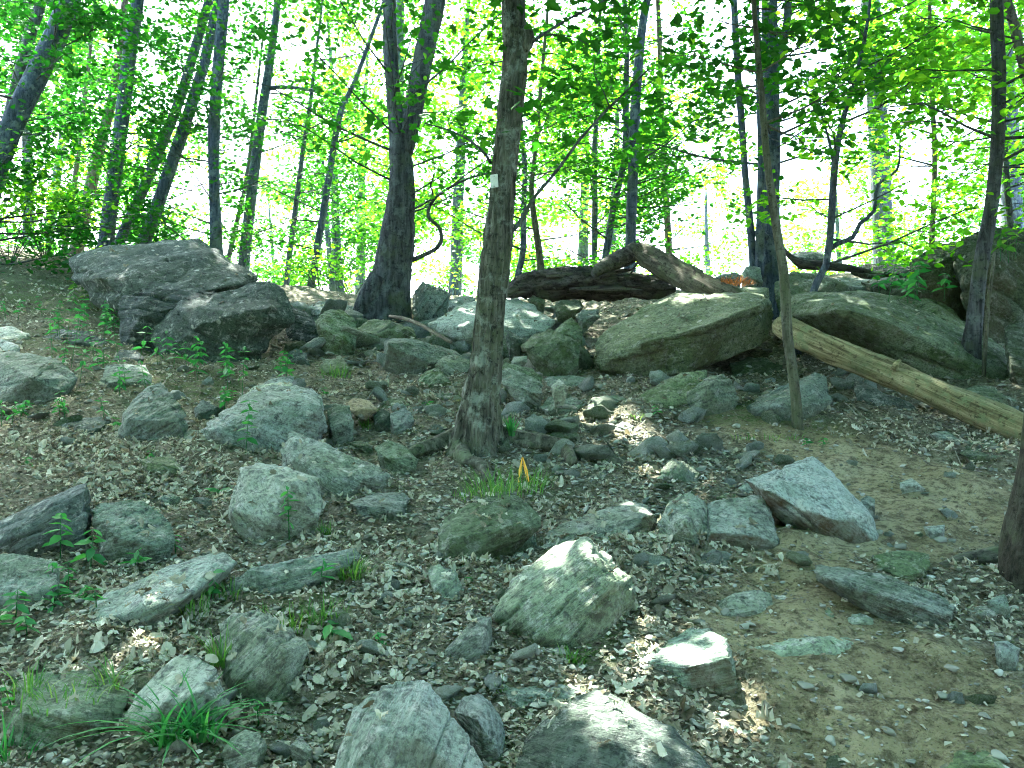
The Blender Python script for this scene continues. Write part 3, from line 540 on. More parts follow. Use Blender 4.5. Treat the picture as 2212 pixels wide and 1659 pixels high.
roots = {}
def build_rocks():
    tmp = []
    for n, r in enumerate(ROCKS):
        ox, oy, s = ZF[r['frame']]
        out = [(ox+x*s, oy+y*s) for x, y in r['outline']]
        inn = [(ox+x*s, oy+y*s, f) for x, y, f in r['inner']]
        xs = [p[0] for p in out]; ys = [p[1] for p in out]
        y0, y1 = max(ys), min(ys); bx = [p[0] for p in out if p[1] == y0][0]
        cx, cy = sum(xs)/len(xs), sum(ys)/len(ys)
        d0 = r['d'] or hit(bx, min(y0, 1700), 11.0)
        wid = (max(xs)-min(xs))/F*d0; D = r['k']*max(wid, 1.1*(y0-y1)/F*d0)
        def dep(px, py, f):
            d = d0 + f*D
            g = hit(px, py, 30)
            return min(d, max(d0, g*.985)) if py > y1 + .25*(y0-y1) else d
        pts = []
        for px, py in out:
            t = (y0-py)/(y0-y1)
            pts.append(P(px, py, dep(px, py, t)))
            # hidden back half
            bxp, byp = cx+(px-cx)*.86, cy+(py-cy)*.86
            pts.append(P(bxp, byp, d0+t*D+.55*D))
            if t < .3 and r['sink']:
                b = P(cx+(px-cx)*.93, py, dep(px, py, t)+.06*D); b.z -= r['sink']; pts.append(b)
        for px, py, f in inn: pts.append(P(px, py, d0+f*D))
        if not inn:
            # a front edge that parts a top face from a front face
            rn = random.Random(n*7+1); x0_, x1_ = min(xs), max(xs); hy = rn.uniform(.32, .62); tl = rn.uniform(-.18, .18)
            for u, e in ((rn.uniform(.14, .3), -tl), (rn.uniform(.55, .86), tl)):
                px = x0_+(x1_-x0_)*u; t = min(.8, max(.15, hy+e)); pts.append(P(px, y0-(y0-y1)*t, d0+(t-.34)*D))
        bm = bmesh.new()
        for p in pts: bm.verts.new(p)
        res = bmesh.ops.convex_hull(bm, input=bm.verts)
        bmesh.ops.delete(bm, geom=[v for v in bm.verts if not v.link_faces], context='VERTS')
        bmesh.ops.recalc_face_normals(bm, faces=bm.faces)
        me = bpy.data.meshes.new('hull'); bm.to_mesh(me); bm.free()
        o = bpy.data.objects.new('hull', me); C.objects.link(o)
        md = o.modifiers.new('r', 'REMESH'); md.mode = 'SHARP'; md.sharpness = 1.0; md.scale = .9; md.use_remove_disconnected = False
        size = max(wid, (y0-y1)/F*d0)
        md.octree_depth = 6 if (max(xs)-min(xs)) > 75 else 5
        md.use_smooth_shade = True
        tmp.append((o, r, size, d0, Vector(((cx-W/2)/F*d0, d0+.4*D, 0)), n))
    dg = bpy.context.evaluated_depsgraph_get(); dg.update()
    for o, r, size, d0, base, n in tmp:
        me = bpy.data.meshes.new_from_object(o.evaluated_get(dg))
        k = len(me.vertices); v = np.empty(k*3, np.float32); me.vertices.foreach_get('co', v); v = v.reshape(-1, 3).astype(float)
        no = np.empty(k*3, np.float32); me.vertices.foreach_get('normal', no); no = no.reshape(-1, 3).astype(float)
        base.z = v[:, 2].min()
        ang = r['strata'] if r['strata'] is not None else random.Random(n).choice([-28, -15, 12, 25, 40])
        Rm = Matrix.Rotation(math.radians(-ang), 3, 'Y') @ Matrix.Rotation(math.radians(random.Random(n).uniform(-25, 25)), 3, 'X')
        A = np.array(Rm); b = np.array(base)
        loc = (v-b) @ A; nl = no @ A
        q = loc/size + n*3.7; rg = r['rough']
        big = fbm(q*2.0, 2)*.010 + (np.abs(fbm(q*2.6+31, 2))-.35)*-.030
        st = fbm(np.stack([q[:, 0]*2.2, q[:, 1]*2.2, q[:, 2]*11], -1), 4, .6)
        led = np.floor(q[:, 2]*12+fbm(q*2, 2)*.7); led = _h(led.astype(np.int64), led.astype(np.int64)*0+n, led.astype(np.int64)*0)
        side = 1-np.abs(nl[:, 2])                                    # layers show on faces across the bedding
        fine = fbm(q*14, 3)*.006
        ly_ = r['lay']; fz = q[:, 2]*5.3*ly_+fbm(q*1.4+2, 2)*.35; fr_ = np.abs(fz-np.round(fz)); on = _h(np.round(fz).astype(np.int64), np.round(fz).astype(np.int64)*0+n+5, np.round(fz).astype(np.int64)*0) > .1
        joint = -np.exp(-(fr_/(.05*ly_**.7))**2)*on*.036*ly_**.3*(side**.5)
        crack = -np.clip(.06-np.abs(fbm(q*1.9+9, 3)), 0, 1)*.35
        disp = size*rg*(big + st*.013 + led*.017*r['lay']**.5*side + fine + crack*.6 + joint)
        loc = loc + nl*disp[:, None]
        me.vertices.foreach_set('co', loc.astype(np.float32).ravel())
        wz = (loc @ A.T + b)
        gz = base_ground(wz[:, 0], wz[:, 1])
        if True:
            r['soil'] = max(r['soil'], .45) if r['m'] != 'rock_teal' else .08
            # clay and painted shade on faces turned down and forward
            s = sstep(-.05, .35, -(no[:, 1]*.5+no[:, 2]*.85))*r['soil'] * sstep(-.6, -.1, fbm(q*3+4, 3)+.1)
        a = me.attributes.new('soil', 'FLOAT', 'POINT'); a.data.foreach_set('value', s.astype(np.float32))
        me.polygons.foreach_set('use_smooth', np.ones(len(me.polygons), bool))
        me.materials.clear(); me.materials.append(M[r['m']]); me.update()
        bpy.data.objects.remove(o)
        ob = bpy.data.objects.new(r['name'], me); C.objects.link(ob)
        mw = Matrix.Translation(base) @ Rm.to_4x4()
        if r['parent']:
            if 'cracked' not in roots:
                roots['cracked'] = tag(empty('boulder', base), 'massive dark boulder cracked into three blocks on the left crest', 'boulder')
            ob.parent = roots['cracked']; ob.matrix_basis = Matrix.Translation(-roots['cracked'].location) @ mw
            if r['label']: ob['label'] = r['label']
        else:
            ob.matrix_basis = mw; tag(ob, r['label'], r['cat'])
build_rocks()
bpy.context.view_layer.update()

# ------------------------------------------------------------------ sun flecks: gaps in the canopy towards these spots
dg = bpy.context.evaluated_depsgraph_get()
FLECK = []
for px, py, r in [(1222, 1190, .10), (1262, 1178, .05), (1550, 1383, .04), (1300, 1518, .075), (1340, 920, .10), (1440, 1003, .07), (1375, 1103, .06), (1275, 910, .06),
                  (1000, 690, .08), (1500, 640, .08), (290, 1408, .04)]:
    dr = (P(px, py, 1.0)-Vector((0, 0, CAMZ))).normalized()
    ok, loc, *_ = S.ray_cast(dg, Vector((0, 0, CAMZ)), dr)
    if ok: FLECK.append((np.array(loc), r))
SN = np.array(SUND)
def sunclear(c, extra=0.):
    keep = np.ones(len(c), bool)
    for t, r in FLECK:
        v = c-t; a = v @ SN; d = np.linalg.norm(v-a[:, None]*SN, axis=1); keep &= ~((d < r+extra) & (a > 0))
    return keep
GAPS = [(40, 445, 75, 45), (600, 400, 70, 100), (800, 110, 70, 90), (985, 60, 35, 60), (960, 200, 30, 40), (1255, 500, 70, 55), (1300, 300, 20, 40), (1425, 60, 50, 60), (1345, 260, 30, 40),
        (1755, 440, 70, 90), (1560, 60, 40, 60), (1760, 130, 30, 20), (1985, 370, 45, 60), (2030, 20, 60, 30), (560, 180, 40, 60), (700, 560, 60, 60), (1500, 480, 60, 80), (1830, 520, 60, 40), (240, 470, 50, 60), (420, 430, 45, 90), (1180, 430, 30, 90)]
def pixgap(c, prob=.9):
    px = W/2+F*c[:, 0]/c[:, 1]; py = H/2-F*(c[:, 2]-CAMZ)/c[:, 1]
    n = fbm(np.stack([px/70, py/70, 0*px], -1), 3)
    k = np.zeros(len(c), bool)
    for x, y, a, b in GAPS: k |= ((px-x)/a)**2+((py-y)/b)**2 + n*.5 < 1
    k |= fbm(np.stack([px/42, py/34, c[:, 1]*.1], -1)+7, 3) > .40
    return ~(k & (RNG.random(len(c)) < prob))

LEAF = np.array([[0, 0, 0], [.28, .36, .05], [.68, .30, .04], [1, 0, -.08], [.68, -.30, .04], [.28, -.36, .05]])
LEAFQ = np.array([[0, 1, 2, 3], [0, 3, 4, 5]])
MAPLE = np.array([[0, 0, 0], [-.05, .30, .03], [.22, .26, .04], [.30, .52, .0], [.52, .24, .05], [.70, .26, .02], [1, 0, -.06], [.70, -.26, .02], [.52, -.24, .05], [.30, -.52, 0], [.22, -.26, .04], [-.05, -.30, .03]])
MAPLEQ = np.array([[0, 1, 2, 4], [2, 3, 4, 4], [0, 4, 5, 6], [0, 6, 7, 8], [8, 9, 10, 10], [0, 8, 10, 11]])
MAPLET = [np.array([[0, 1, 2, 4], [0, 4, 5, 6], [0, 6, 7, 8], [0, 8, 10, 11]]), np.array([[2, 3, 4], [8, 9, 10]])]
def rot_frames(n, tilt, az=None, down=.25):
    az = RNG.random(n)*2*np.pi if az is None else az
    nz = np.stack([RNG.normal(0, tilt, n), RNG.normal(0, tilt, n), np.ones(n)], -1); nz /= np.linalg.norm(nz, axis=1)[:, None]
    x = np.stack([np.cos(az), np.sin(az), -down+0*az], -1); x -= (x*nz).sum(1)[:, None]*nz; x /= np.linalg.norm(x, axis=1)[:, None]
    return np.stack([x, np.cross(nz, x), nz], 1)
def leaf_mesh(name, c, size, tilt, material, shape='leaf', bright=None, az=None, down=.25):
    n = len(c); Fm = rot_frames(n, tilt, az, down)
    B0, fs = (LEAF, [LEAFQ]) if shape == 'leaf' else (MAPLE, MAPLET)
    sz = size*RNG.uniform(.65, 1.25, n)
    V = c[:, None, :] + np.einsum('kj,njl->nkl', B0, Fm)*sz[:, None, None]
    k = len(B0); off = (np.arange(n)*k)[:, None, None]
    rnd = np.clip(RNG.normal(.45, .22, n), 0, 1) if bright is None else bright
    rnd = np.where(RNG.random(n) < .02, 1., rnd)
    faces = [(f[None]+off).reshape(-1, f.shape[1]) for f in fs]
    fa = np.concatenate([np.repeat(rnd, len(f)) for f in fs])
    return mesh_np(name, V.reshape(-1, 3), faces, material, smooth=False, attr={'rnd': fa})

def limbs_and_leaves(trunk, rads, z0, z1, rad, nl, per, acc, up=.35, taper=True, flat=.13):
    """limbs leaving the trunk between the heights z0 and z1, each carrying a flat spray of leaves"""
    out = []
    zs = trunk[:, 2]; per = per*1.55
    for i in range(nl):
        z = z0+(z1-z0)*(i+RNG.random())/nl
        j = int(np.argmin(np.abs(zs-z))); p0 = trunk[j]; r0 = rads[j]
        az = RNG.random()*2*np.pi; L = rad*RNG.uniform(.45, 1.1)
        if taper: L *= 1-.45*(z-z0)/max(z1-z0, .1)
        dr = np.array([np.cos(az), np.sin(az), up*RNG.uniform(-.2, 1.5)])
        side = np.array([-dr[1], dr[0], 0]); bend = RNG.normal(0, .18)
        pts = [p0, p0+dr*L*.35+side*bend*L*.3, p0+dr*L*.7+side*bend*L*.8+np.array([0, 0, .05*L]), p0+dr*L+side*bend*L+np.array([0, 0, -.03*L])]
        rr = min(r0*.5, .004+.0065*L)
        acc.tube(pts, [rr, rr*.7, rr*.45, rr*.2], segs=5, step=.3, cap=False)
        for k in range(2):
            t = RNG.uniform(.35, .85); a = pts[0]+(pts[3]-pts[0])*t; s = 1 if RNG.random() < .5 else -1
            e = a+(dr*.5+side*s*.6)*L*RNG.uniform(.25, .45)
            acc.tube([a, (a+e)/2+np.array([0, 0, .02]), e], [rr*.4, rr*.3, rr*.15], segs=4, step=.4, cap=False)
        n = max(4, int(per*L))
        t = RNG.random(n)**.7*.8+.25; wv = RNG.normal(0, .26*L**.5, n)
        lp = pts[0]+(pts[3]-pts[0])*t[:, None]+side[None]*wv[:, None]+RNG.normal(0, flat, (n, 1))*np.array([0, 0, 1.])
        out.append(lp)
    return np.concatenate(out) if out else np.zeros((0, 3))

def tree(label, d, path, m='bark', H=14., name='tree', group=None, z0=None, rad=2.2, nl=34, per=75, leaf=.082, lm='leaf', segs=14, step=.15, rough=.07, fiss=None,
         canopy=0, crad=3.4, cz=(8, 15), base=None, flare=1.35, gap=True, extra=None, low=None, shape='leaf', tilt=.55):
    """path: (px, py, width px) from the foot up, all at distance d; the stem goes on above the frame to height H"""
    pts = [np.array(P(x, y, d)) for x, y, w_ in path]; rad_ = [w_/F*d/2 for *_, w_ in path]
    b = pts[0].copy()
    gz = G1(b[0], b[1])
    if base is None:                                     # carry the stem down to the ground
        dv = (pts[0]-pts[1])/np.linalg.norm(pts[0]-pts[1]); k = max(0., (pts[0][2]-gz)/max(.3, -dv[2])) if dv[2] < 0 else 0
        b = pts[0]+dv*k; b[2] = G1(b[0], b[1])-.12
        if pts[0][2]-b[2] > .05: pts = [b]+pts; rad_ = [rad_[0]*flare]+rad_
    dv = pts[-1]-pts[-2]; dv /= np.linalg.norm(dv); dv = dv*.75+np.array([0, 0, .25])
    top = gz+H; r = rad_[-1]; q = pts[-1]
    nst = 4
    if top > q[2]+.5:
        for i in range(1, nst+1):
            q = pts[-1] if i == 0 else q+dv/dv[2]*(top-pts[-1][2])*0 + dv/dv[2]*((top-(gz if 0 else 0)-q[2])/(nst-i+1)); pts.append(q.copy()); rad_.append(max(.015, r*(1-i/nst*.85)))
    root = empty(name, Vector(pts[0])); tag(root, label, 'tree', group)
    acc = Acc(); acc.tube(pts, rad_, segs=segs, step=step, rough=rough, seed=d+path[0][0]*.01, fiss=fiss)
    if extra: extra(acc)
    link('trunk', acc.mesh('trunk', M[m]), root, world=True)
    tp, tr = catmull(pts, rad_, .15)
    br = Acc(); z0 = CAMZ+.14*d if z0 is None else z0
    zt = min(top-.3, CAMZ+.50*d)
    cs = []
    if nl: cs.append(limbs_and_leaves(tp, tr, z0, max(zt, z0+.5), rad, nl, per, br))
    if low: cs.append(limbs_and_leaves(tp, tr, low[0], low[1], low[2], low[3], low[4], br, up=.1))
    if cs:
        c = np.concatenate(cs); c = c[c[:, 1] > 3.0]
        if gap: c = c[pixgap(c)]
        c = c[sunclear(c, .05)]
        link('crown', leaf_mesh('crown', c, leaf, tilt, M[lm], shape), root, world=True)
        link('branches', br.mesh('branches', M['bark_dark'] if m != 'bark_pale' else M[m]), root, world=True)
    if canopy:
        ctr = np.array([np.interp(gz+(cz[0]+cz[1])/2, tp[:, 2], tp[:, 0]), np.interp(gz+(cz[0]+cz[1])/2, tp[:, 2], tp[:, 1]), gz+(cz[0]+cz[1])/2])
        ncl = 46; u = RNG.normal(0, 1, (ncl, 3)); u /= np.linalg.norm(u, axis=1)[:, None]; u *= RNG.random((ncl, 1))**.4
        cc = ctr+u*np.array([crad, crad, (cz[1]-cz[0])/2])
        c = np.repeat(cc, canopy//ncl+1, 0); c = c+RNG.normal(0, 1, c.shape)*np.array([.75, .75, .28])
        # keep this upper part above the frame
        c = c[(c[:, 2]-CAMZ)/np.maximum(c[:, 1], .1) > .30]
        c = c[sunclear(c, .24)]
        link('upper_crown', leaf_mesh('upper_crown', c, .24, .35, M[lm]), root, world=True)
    return root

# --- the blazed tree in the middle
def flare_main(s, th):
    f = np.exp(-(s/.26)**1.3); return 1+f*(.45+.40*np.cos(th*3+.6)+.25*np.cos(th*2-1))
def main_tree():
    d = hit(1040, 985); D0 = d
    path = [(1036, 985, 96), (1036, 930, 84), (1040, 860, 74), (1049, 800, 66), (1056, 700, 65), (1062, 640, 66), (1072, 549, 67), (1086, 400, 55), (1103, 233, 57), (1114, 100, 55), (1109, 0, 50)]
    pts = [np.array(P(x, y, d)) for x, y, _ in path]; rr = [w_/F*d/2 for *_, w_ in path]
    pts[0][2] -= .10
    q = pts[-1]
    for i in range(1, 6): pts.append(q+np.array([.05*i, .1*i, 1.6*i])); rr.append(max(.02, rr[10]*(1-i/5.6)))
    root = tag(empty('tree', Vector(pts[0])), 'blazed tree with scaly lichened bark and bare roots in the middle', 'tree')
    acc = Acc(); acc.tube(pts, rr, segs=64, step=.022, rough=.05, seed=3, fiss=.2, flare=flare_main)
    link('trunk', acc.mesh('trunk', M['bark_main']), root, world=True)
    # burl high on the right, knot lower down
    for kx, ky, s in ((1133, 85, .055), (1095, 530, .035)):
        a = Acc(); c = np.array(P(kx, ky, d-.02)); a.tube([c+np.array([0, 0, -s*2.0]), c+np.array([0, -.01, -s]), c, c+np.array([0, -.01, s]), c+np.array([0, 0, s*2.0])], [s*.2, s*.9, s*1.1, s*.9, s*.2], segs=16, step=.012, rough=.35, seed=kx)
        link('burl', a.mesh('burl', M['bark_main']), root, world=True)
    def rootpath(px, w0, w1, lift=.0):
        ps = []
        ps.append(np.array(P(px[0][0]*.3+1040*.7, 905, d)))
        for x, y in px:
            p = onground(x, y); ps.append(np.array(p)+np.array([0, 0, lift]))
        a = Acc(); n = len(ps); a.tube(ps, [w0*(.7 if i == 0 else 1)+(w1-w0)*i/(n-1) for i in range(n)], segs=16, step=.025, rough=.3, seed=px[0][0])
        link('root', a.mesh('root', M['root']), root, world=True)
    rootpath([(1030, 945), (985, 960), (945, 972), (905, 985), (870, 1000)], .12, .025, .035)
    rootpath([(1040, 975), (1000, 990), (1010, 1010), (1040, 1020), (1060, 1045)], .10, .025, .01)
    rootpath([(1060, 965), (1110, 972), (1165, 982), (1215, 990), (1235, 1020)], .12, .035, .035)
    rootpath([(1070, 960), (1150, 955), (1230, 985), (1300, 1003), (1360, 1020)], .07, .02, .015)
    def branch(px, w0, w1, dd=None, kids=(), lv=40, lr=.5):
        n = len(px); ps = [np.array(P(x, y, d+(dd or 0)*i/(n-1))) for i, (x, y) in enumerate(px)]
        a = Acc(); tws = []; a.tube(ps, [w0+(w1-w0)*i/(n-1) for i in range(n)], segs=8, step=.05, rough=.1, seed=px[0][0])
        for kp in kids:
            k = [np.array(P(x, y, d+(dd or 0)*.6)) for x, y in kp]; tw = Acc(); tw.tube(k, [w1*1.1]+[w1*.7]*(len(k)-2)+[w1*.4], segs=5, step=.08); tws.append(tw)
        bo = link('branch', a.mesh('branch', M['bark_dark']), root, world=True)
        for tw in tws: me = tw.mesh('twig', M['bark_dark']); me.transform(Matrix.Translation(-root.location)); link('twig', me, bo)
    branch([(1104, 502), (1130, 470), (1150, 432), (1205, 366), (1254, 300), (1318, 230), (1350, 200), (1400, 150)], .014, .006, .5, kids=[[(1318, 235), (1305, 200), (1285, 165), (1285, 130)], [(1318, 232), (1345, 240), (1365, 232)], [(1150, 440), (1165, 405), (1190, 385)]])
    branch([(1060, 352), (1050, 335), (1020, 307), (975, 283), (918, 266)], .011, .004, -.2, kids=[[(975, 283), (968, 262), (975, 240)], [(998, 294), (1010, 270), (1025, 255)]])
    branch([(1140, 95), (1180, 70), (1230, 40), (1290, 10), (1350, -30)], .012, .006, .2, kids=[[(1180, 75), (1240, 80), (1290, 110)]])
    branch([(1134, 60), (1128, 20), (1130, -60)], .012, .008, -.1)
    # leafy sprays of this tree, close enough to read leaf by leaf
    cl = []
    for px, py, dd, s, n in [(1200, 90, .2, .35, 60), (1260, 150, .4, .4, 80), (1330, 60, .5, .45, 90), (1420, 130, .9, .5, 90), (1300, 240, .6, .35, 60), (1380, 280, .9, .4, 60), (1230, 330, .7, .35, 45), (1240, 20, .3, .4, 70),
                             (1480, 40, 1.2, .5, 50), (1500, 180, 1.3, .5, 40), (960, 300, -.2, .3, 30), (1000, 240, -.3, .25, 26), (910, 20, -.9, .3, 24), (930, 150, 1.2, .35, 36), (1160, 300, .3, .2, 18), (1440, 330, 1.2, .4, 45), (1190, 200, .5, .3, 40)]:
        c = np.array(P(px, py, d+dd)); cl.append(c+RNG.normal(0, 1, (n, 3))*np.array([s, s*1.2, s*.33]))
    c = np.concatenate(cl); c = c[sunclear(c, .05)]; c = c[pixgap(c, .8)]
    link('crown', leaf_mesh('crown', c, .085, .5, M['leaf'], 'maple'), root, world=True)
    # high crown over the clearing
    ctr = pts[-2]; ncl = 70
    u = RNG.normal(0, 1, (ncl, 3)); u /= np.linalg.norm(u, axis=1)[:, None]; u *= RNG.random((ncl, 1))**.4
    c = np.repeat(ctr+np.array([-.8, 1.5, .5])+u*np.array([4.2, 4.2, 3]), 75, 0); c = c+RNG.normal(0, 1, c.shape)*np.array([.75, .75, .28])
    c = c[(c[:, 2]-CAMZ)/np.maximum(c[:, 1], .1) > .52]; c = c[sunclear(c, .24)]
    link('upper_crown', leaf_mesh('upper_crown', c, .22, .35, M['leaf']), root, world=True)
    # unseen leaf layer added above the picture to block sun and sharpen flecks
    n = 15000; x = RNG.uniform(-4.6, 4.6, n); y = RNG.uniform(3.2, 9.5, n); z = G1(0, 5)+3.3+RNG.random(n)*1.3+np.abs(y-5)*.22
    c = np.stack([x, y, z], -1); c = c[fbm(c*.8+3, 2) > -.75]; c = c[(c[:, 2]-CAMZ)/c[:, 1] > .475]; c = c[sunclear(c, .035)]
    link('added_shade_leaves', leaf_mesh('added_shade_leaves', c, .125, .4, M['leaf']), root, world=True)
    # trail marker nailed to the bark
    mp = P(1067.5, 391, d-58/F*d/2-.006)
    mk = tag(empty('trail_marker', mp), 'small white rectangular trail marker nailed to the middle tree', 'trail marker')
    bm = bmesh.new(); bmesh.ops.create_cube(bm, size=1); hw, hh = 17/F*d/2, 28/F*d/2
    bmesh.ops.scale(bm, vec=(hw*2, .006, hh*2), verts=bm.verts); bmesh.ops.bevel(bm, geom=bm.edges, offset=.0018, segments=2, affect='EDGES')
    bmesh.ops.rotate(bm, cent=(0, 0, 0), matrix=Matrix.Rotation(math.radians(-4), 3, 'Y') @ Matrix.Rotation(math.radians(-14), 3, 'Z'), verts=bm.verts)
    me = bpy.data.meshes.new('plate'); bm.to_mesh(me); bm.free(); me.materials.append(M['marker']); link('plate', me, mk)
    for z in (hh*.72, -hh*.8):
        a = Acc(); a.tube([(0, -.001, z), (0, -.0045, z), (0, -.006, z)], [.0035, .0035, .0015], segs=8, step=.002); link('nail', a.mesh('nail', M['nail']), mk)
main_tree()

# --- the forked tree
def fork_extra(acc):
    d = 10.9
    a = [np.array(P(x, y, d)) for x, y in ((872, 330), (884, 270), (898, 207), (920, 100), (941, 0), (985, -190), (1030, -420), (1060, -760))]
    acc.tube(a, [w_/F*d/2 for w_ in (40, 44, 44, 45, 46, 34, 22, 6)], segs=22, step=.06, rough=.05, seed=5, fiss=.06)
    vine = [np.array(P(x, y, d-.1)) for x, y in ((890, 562), (918, 550), (945, 535), (954, 515), (948, 490), (925, 466), (938, 430), (988, 396), (1044, 376), (1085, 372))]
    acc.tube(vine, [w_/F*d/2 for w_ in (11, 10, 9, 9, 8, 8, 7, 6, 5, 3)], segs=7, step=.06, rough=.1)
    acc.tube([np.array(P(x, y, d-.1)) for x, y in ((938, 430), (930, 400), (940, 370), (935, 340))], [.015, .012, .009, .005], segs=5, step=.1)
    # buttress root
    for pth in (((825, 600), (800, 645), (780, 680), (768, 715)),):
        acc.tube([np.array(P(x, y, d-.12)) for x, y in pth], [.17, .17, .13, .09], segs=10, step=.06, rough=.15)
tree('large forked tree with furrowed dark bark and a flared foot', 10.9, [(832, 698, 118), (838, 640, 96), (848, 570, 82), (858, 499, 73), (868, 400, 56), (862, 300, 42), (850, 200, 32), (843, 100, 30), (841, 0, 28)], 'bark_dark', H=15, segs=36, step=.04, fiss=.12, extra=fork_extra, nl=26, per=60, rad=2.6, z0=3.6, canopy=3600, crad=4, base=1, lm='leaf', shape='leaf')
# --- trees along the crest, left to right
tree('stout leaning trunk at the far left edge', 11.5, [(-70, 560, 50), (17, 293, 46), (90, 140, 46), (150, 0, 44)], 'bark', H=14, lm='leaf_dark', canopy=3200, nl=38, per=85, leaf=.09, low=(3.3, 5.2, 2.2, 7, 70))
tree('thin dark trunk behind the stout leaning one at far left', 13.5, [(0, 330, 24), (33, 200, 25), (67, 67, 24), (90, 0, 22)], 'bark_dark', H=13, lm='leaf_dark', nl=28)
tree('brownish trunk rising behind the left end of the cracked boulder', 16.5, [(165, 540, 30), (190, 430, 27), (215, 320, 24), (240, 225, 20), (262, 100, 17), (270, 0, 15)], 'bark_brown', H=13, nl=24, lm='leaf', canopy=2200)
tree('thin stem close beside the brownish left trunk', 17, [(139, 540, 13), (158, 420, 12), (172, 300, 10), (190, 150, 9)], 'bark_brown', H=9, nl=16, per=60)
tree('straight grey trunk behind the cracked boulder, leftmost of four', 14.2, [(228, 535, 33), (245, 400, 31), (262, 267, 30), (278, 130, 29), (297, 0, 27)], 'bark', H=15, nl=28, lm='leaf_dark', canopy=3200)
tree('slender trunk leaning right, first of two parallel ones', 14.6, [(255, 530, 22), (300, 430, 22), (350, 310, 22), (393, 200, 21), (447, 17, 19), (452, 0, 19)], 'bark', H=14, nl=24, lm='leaf', canopy=2600)
tree('slender trunk leaning right, second of two parallel ones', 14.0, [(308, 532, 29), (345, 430, 27), (372, 350, 26), (400, 267, 25), (440, 140, 23), (470, 0, 20)], 'bark', H=14, nl=24, lm='leaf', canopy=2600)
tree('upright bluish trunk behind the cracked boulder top', 13.4, [(467, 530, 27), (463, 400, 24), (462, 300, 25), (470, 160, 25), (484, 0, 24)], 'bark', H=15, nl=28, lm='leaf_dark', canopy=3000)
def t7x(acc):
    d = 15.5
    acc.tube([np.array(P(x, y, d)) for x, y in ((572, 195), (600, 188), (640, 190), (690, 198), (735, 205))], [.05, .04, .035, .03, .015], segs=6, step=.1)
tree('trunk leaning right with one bare side limb left of centre', 15.5, [(527, 568, 25), (540, 450, 23), (552, 350, 22), (567, 240, 21), (585, 120, 18), (600, 0, 15)], 'bark', H=13, nl=24, extra=t7x, canopy=2200)
tree('thin stem crossing behind the side limbed trunk', 17, [(497, 545, 11), (512, 480, 10), (528, 410, 9), (540, 330, 8)], 'bark_dark', H=8, nl=12, per=60)
tree('pale thin stem left of the forked tree', 16, [(617, 628, 13), (632, 500, 12), (645, 400, 11), (655, 320, 10), (668, 240, 9)], 'bark', H=8, nl=16, per=70)
tree('slim leaning stem just left of the forked tree', 14.5, [(666, 648, 17), (685, 540, 16), (705, 420, 15), (722, 310, 14), (740, 230, 13), (765, 180, 10)], 'bark', H=9, nl=26, per=80, rad=2)
tree('crooked thin stem beside the blazed tree, left of a pair', 13, [(1121, 585, 14), (1130, 540, 13), (1131, 450, 12), (1134, 360, 11), (1128, 300, 10)], 'bark', H=8, nl=24, per=80, lm='leaf_yellow')
tree('curved thin stem beside the blazed tree, right of a pair', 13.2, [(1168, 578, 16), (1164, 540, 15), (1151, 450, 13), (1148, 400, 11), (1155, 340, 10)], 'bark_pale', H=8.5, nl=20, per=70)
tree('thin straight stem behind the dark rotten log', 15, [(1284, 582, 13), (1285, 450, 13), (1284, 333, 12), (1288, 250, 10)], 'bark', H=9, nl=28, per=80, lm='leaf')
tree('stem leaning right behind the rotten log', 14, [(1304, 580, 16), (1325, 450, 15), (1350, 330, 14), (1352, 200, 13), (1354, 100, 11), (1350, 0, 9)], 'bark', H=11, nl=34, lm='leaf')
tree('thicker trunk rising behind the broken log peak', 13, [(1361, 545, 24), (1366, 400, 23), (1371, 267, 22), (1380, 130, 20), (1390, 40, 18), (1398, 0, 17)], 'bark', H=14, nl=34, lm='leaf', canopy=3000)
tree('slender brown stem right of the broken log peak', 16, [(1446, 560, 15), (1440, 450, 14), (1434, 333, 13), (1430, 250, 12)], 'bark_brown', H=13, nl=28, lm='leaf_yellow', canopy=2600, cz=(7, 13))
def trip(acc):
    d = 10.4
    acc.tube([np.array(P(x, y, d-.15)) for x, y in ((1628, 600), (1622, 500), (1610, 380), (1602, 267), (1592, 130), (1585, 0), (1570, -250))], [w_/F*d/2 for w_ in (17, 16, 15, 15, 15, 14, 5)], segs=9, step=.12, rough=.06)
    acc.tube([np.array(P(x, y, d-.25)) for x, y in ((1640, 600), (1643, 450), (1644, 300), (1638, 130), (1632, 0), (1620, -250))], [w_/F*d/2 for w_ in (20, 17, 16, 15, 14, 6)], segs=9, step=.12, rough=.06)
    acc.tube([np.array(P(x, y, d)) for x, y in ((1668, 140), (1690, 95), (1699, 60), (1703, 0), (1712, -200))], [w_/F*d/2 for w_ in (18, 18, 17, 17, 5)], segs=9, step=.12, rough=.06)
    acc.tube([np.array(P(x, y, d-.1)) for x, y in ((1622, 507), (1640, 504), (1660, 515))], [.03, .05, .03], segs=8, step=.05)
tree('triple stemmed tree with one thick trunk on the right crest', 10.4, [(1668, 610, 66), (1664, 560, 50), (1665, 467, 38), (1666, 300, 37), (1664, 150, 37), (1662, 0, 35)], 'bark', H=15, segs=20, step=.08, fiss=.04, extra=trip, nl=26, per=80, lm='leaf', canopy=3600, crad=4, rad=2.4, z0=4.2)
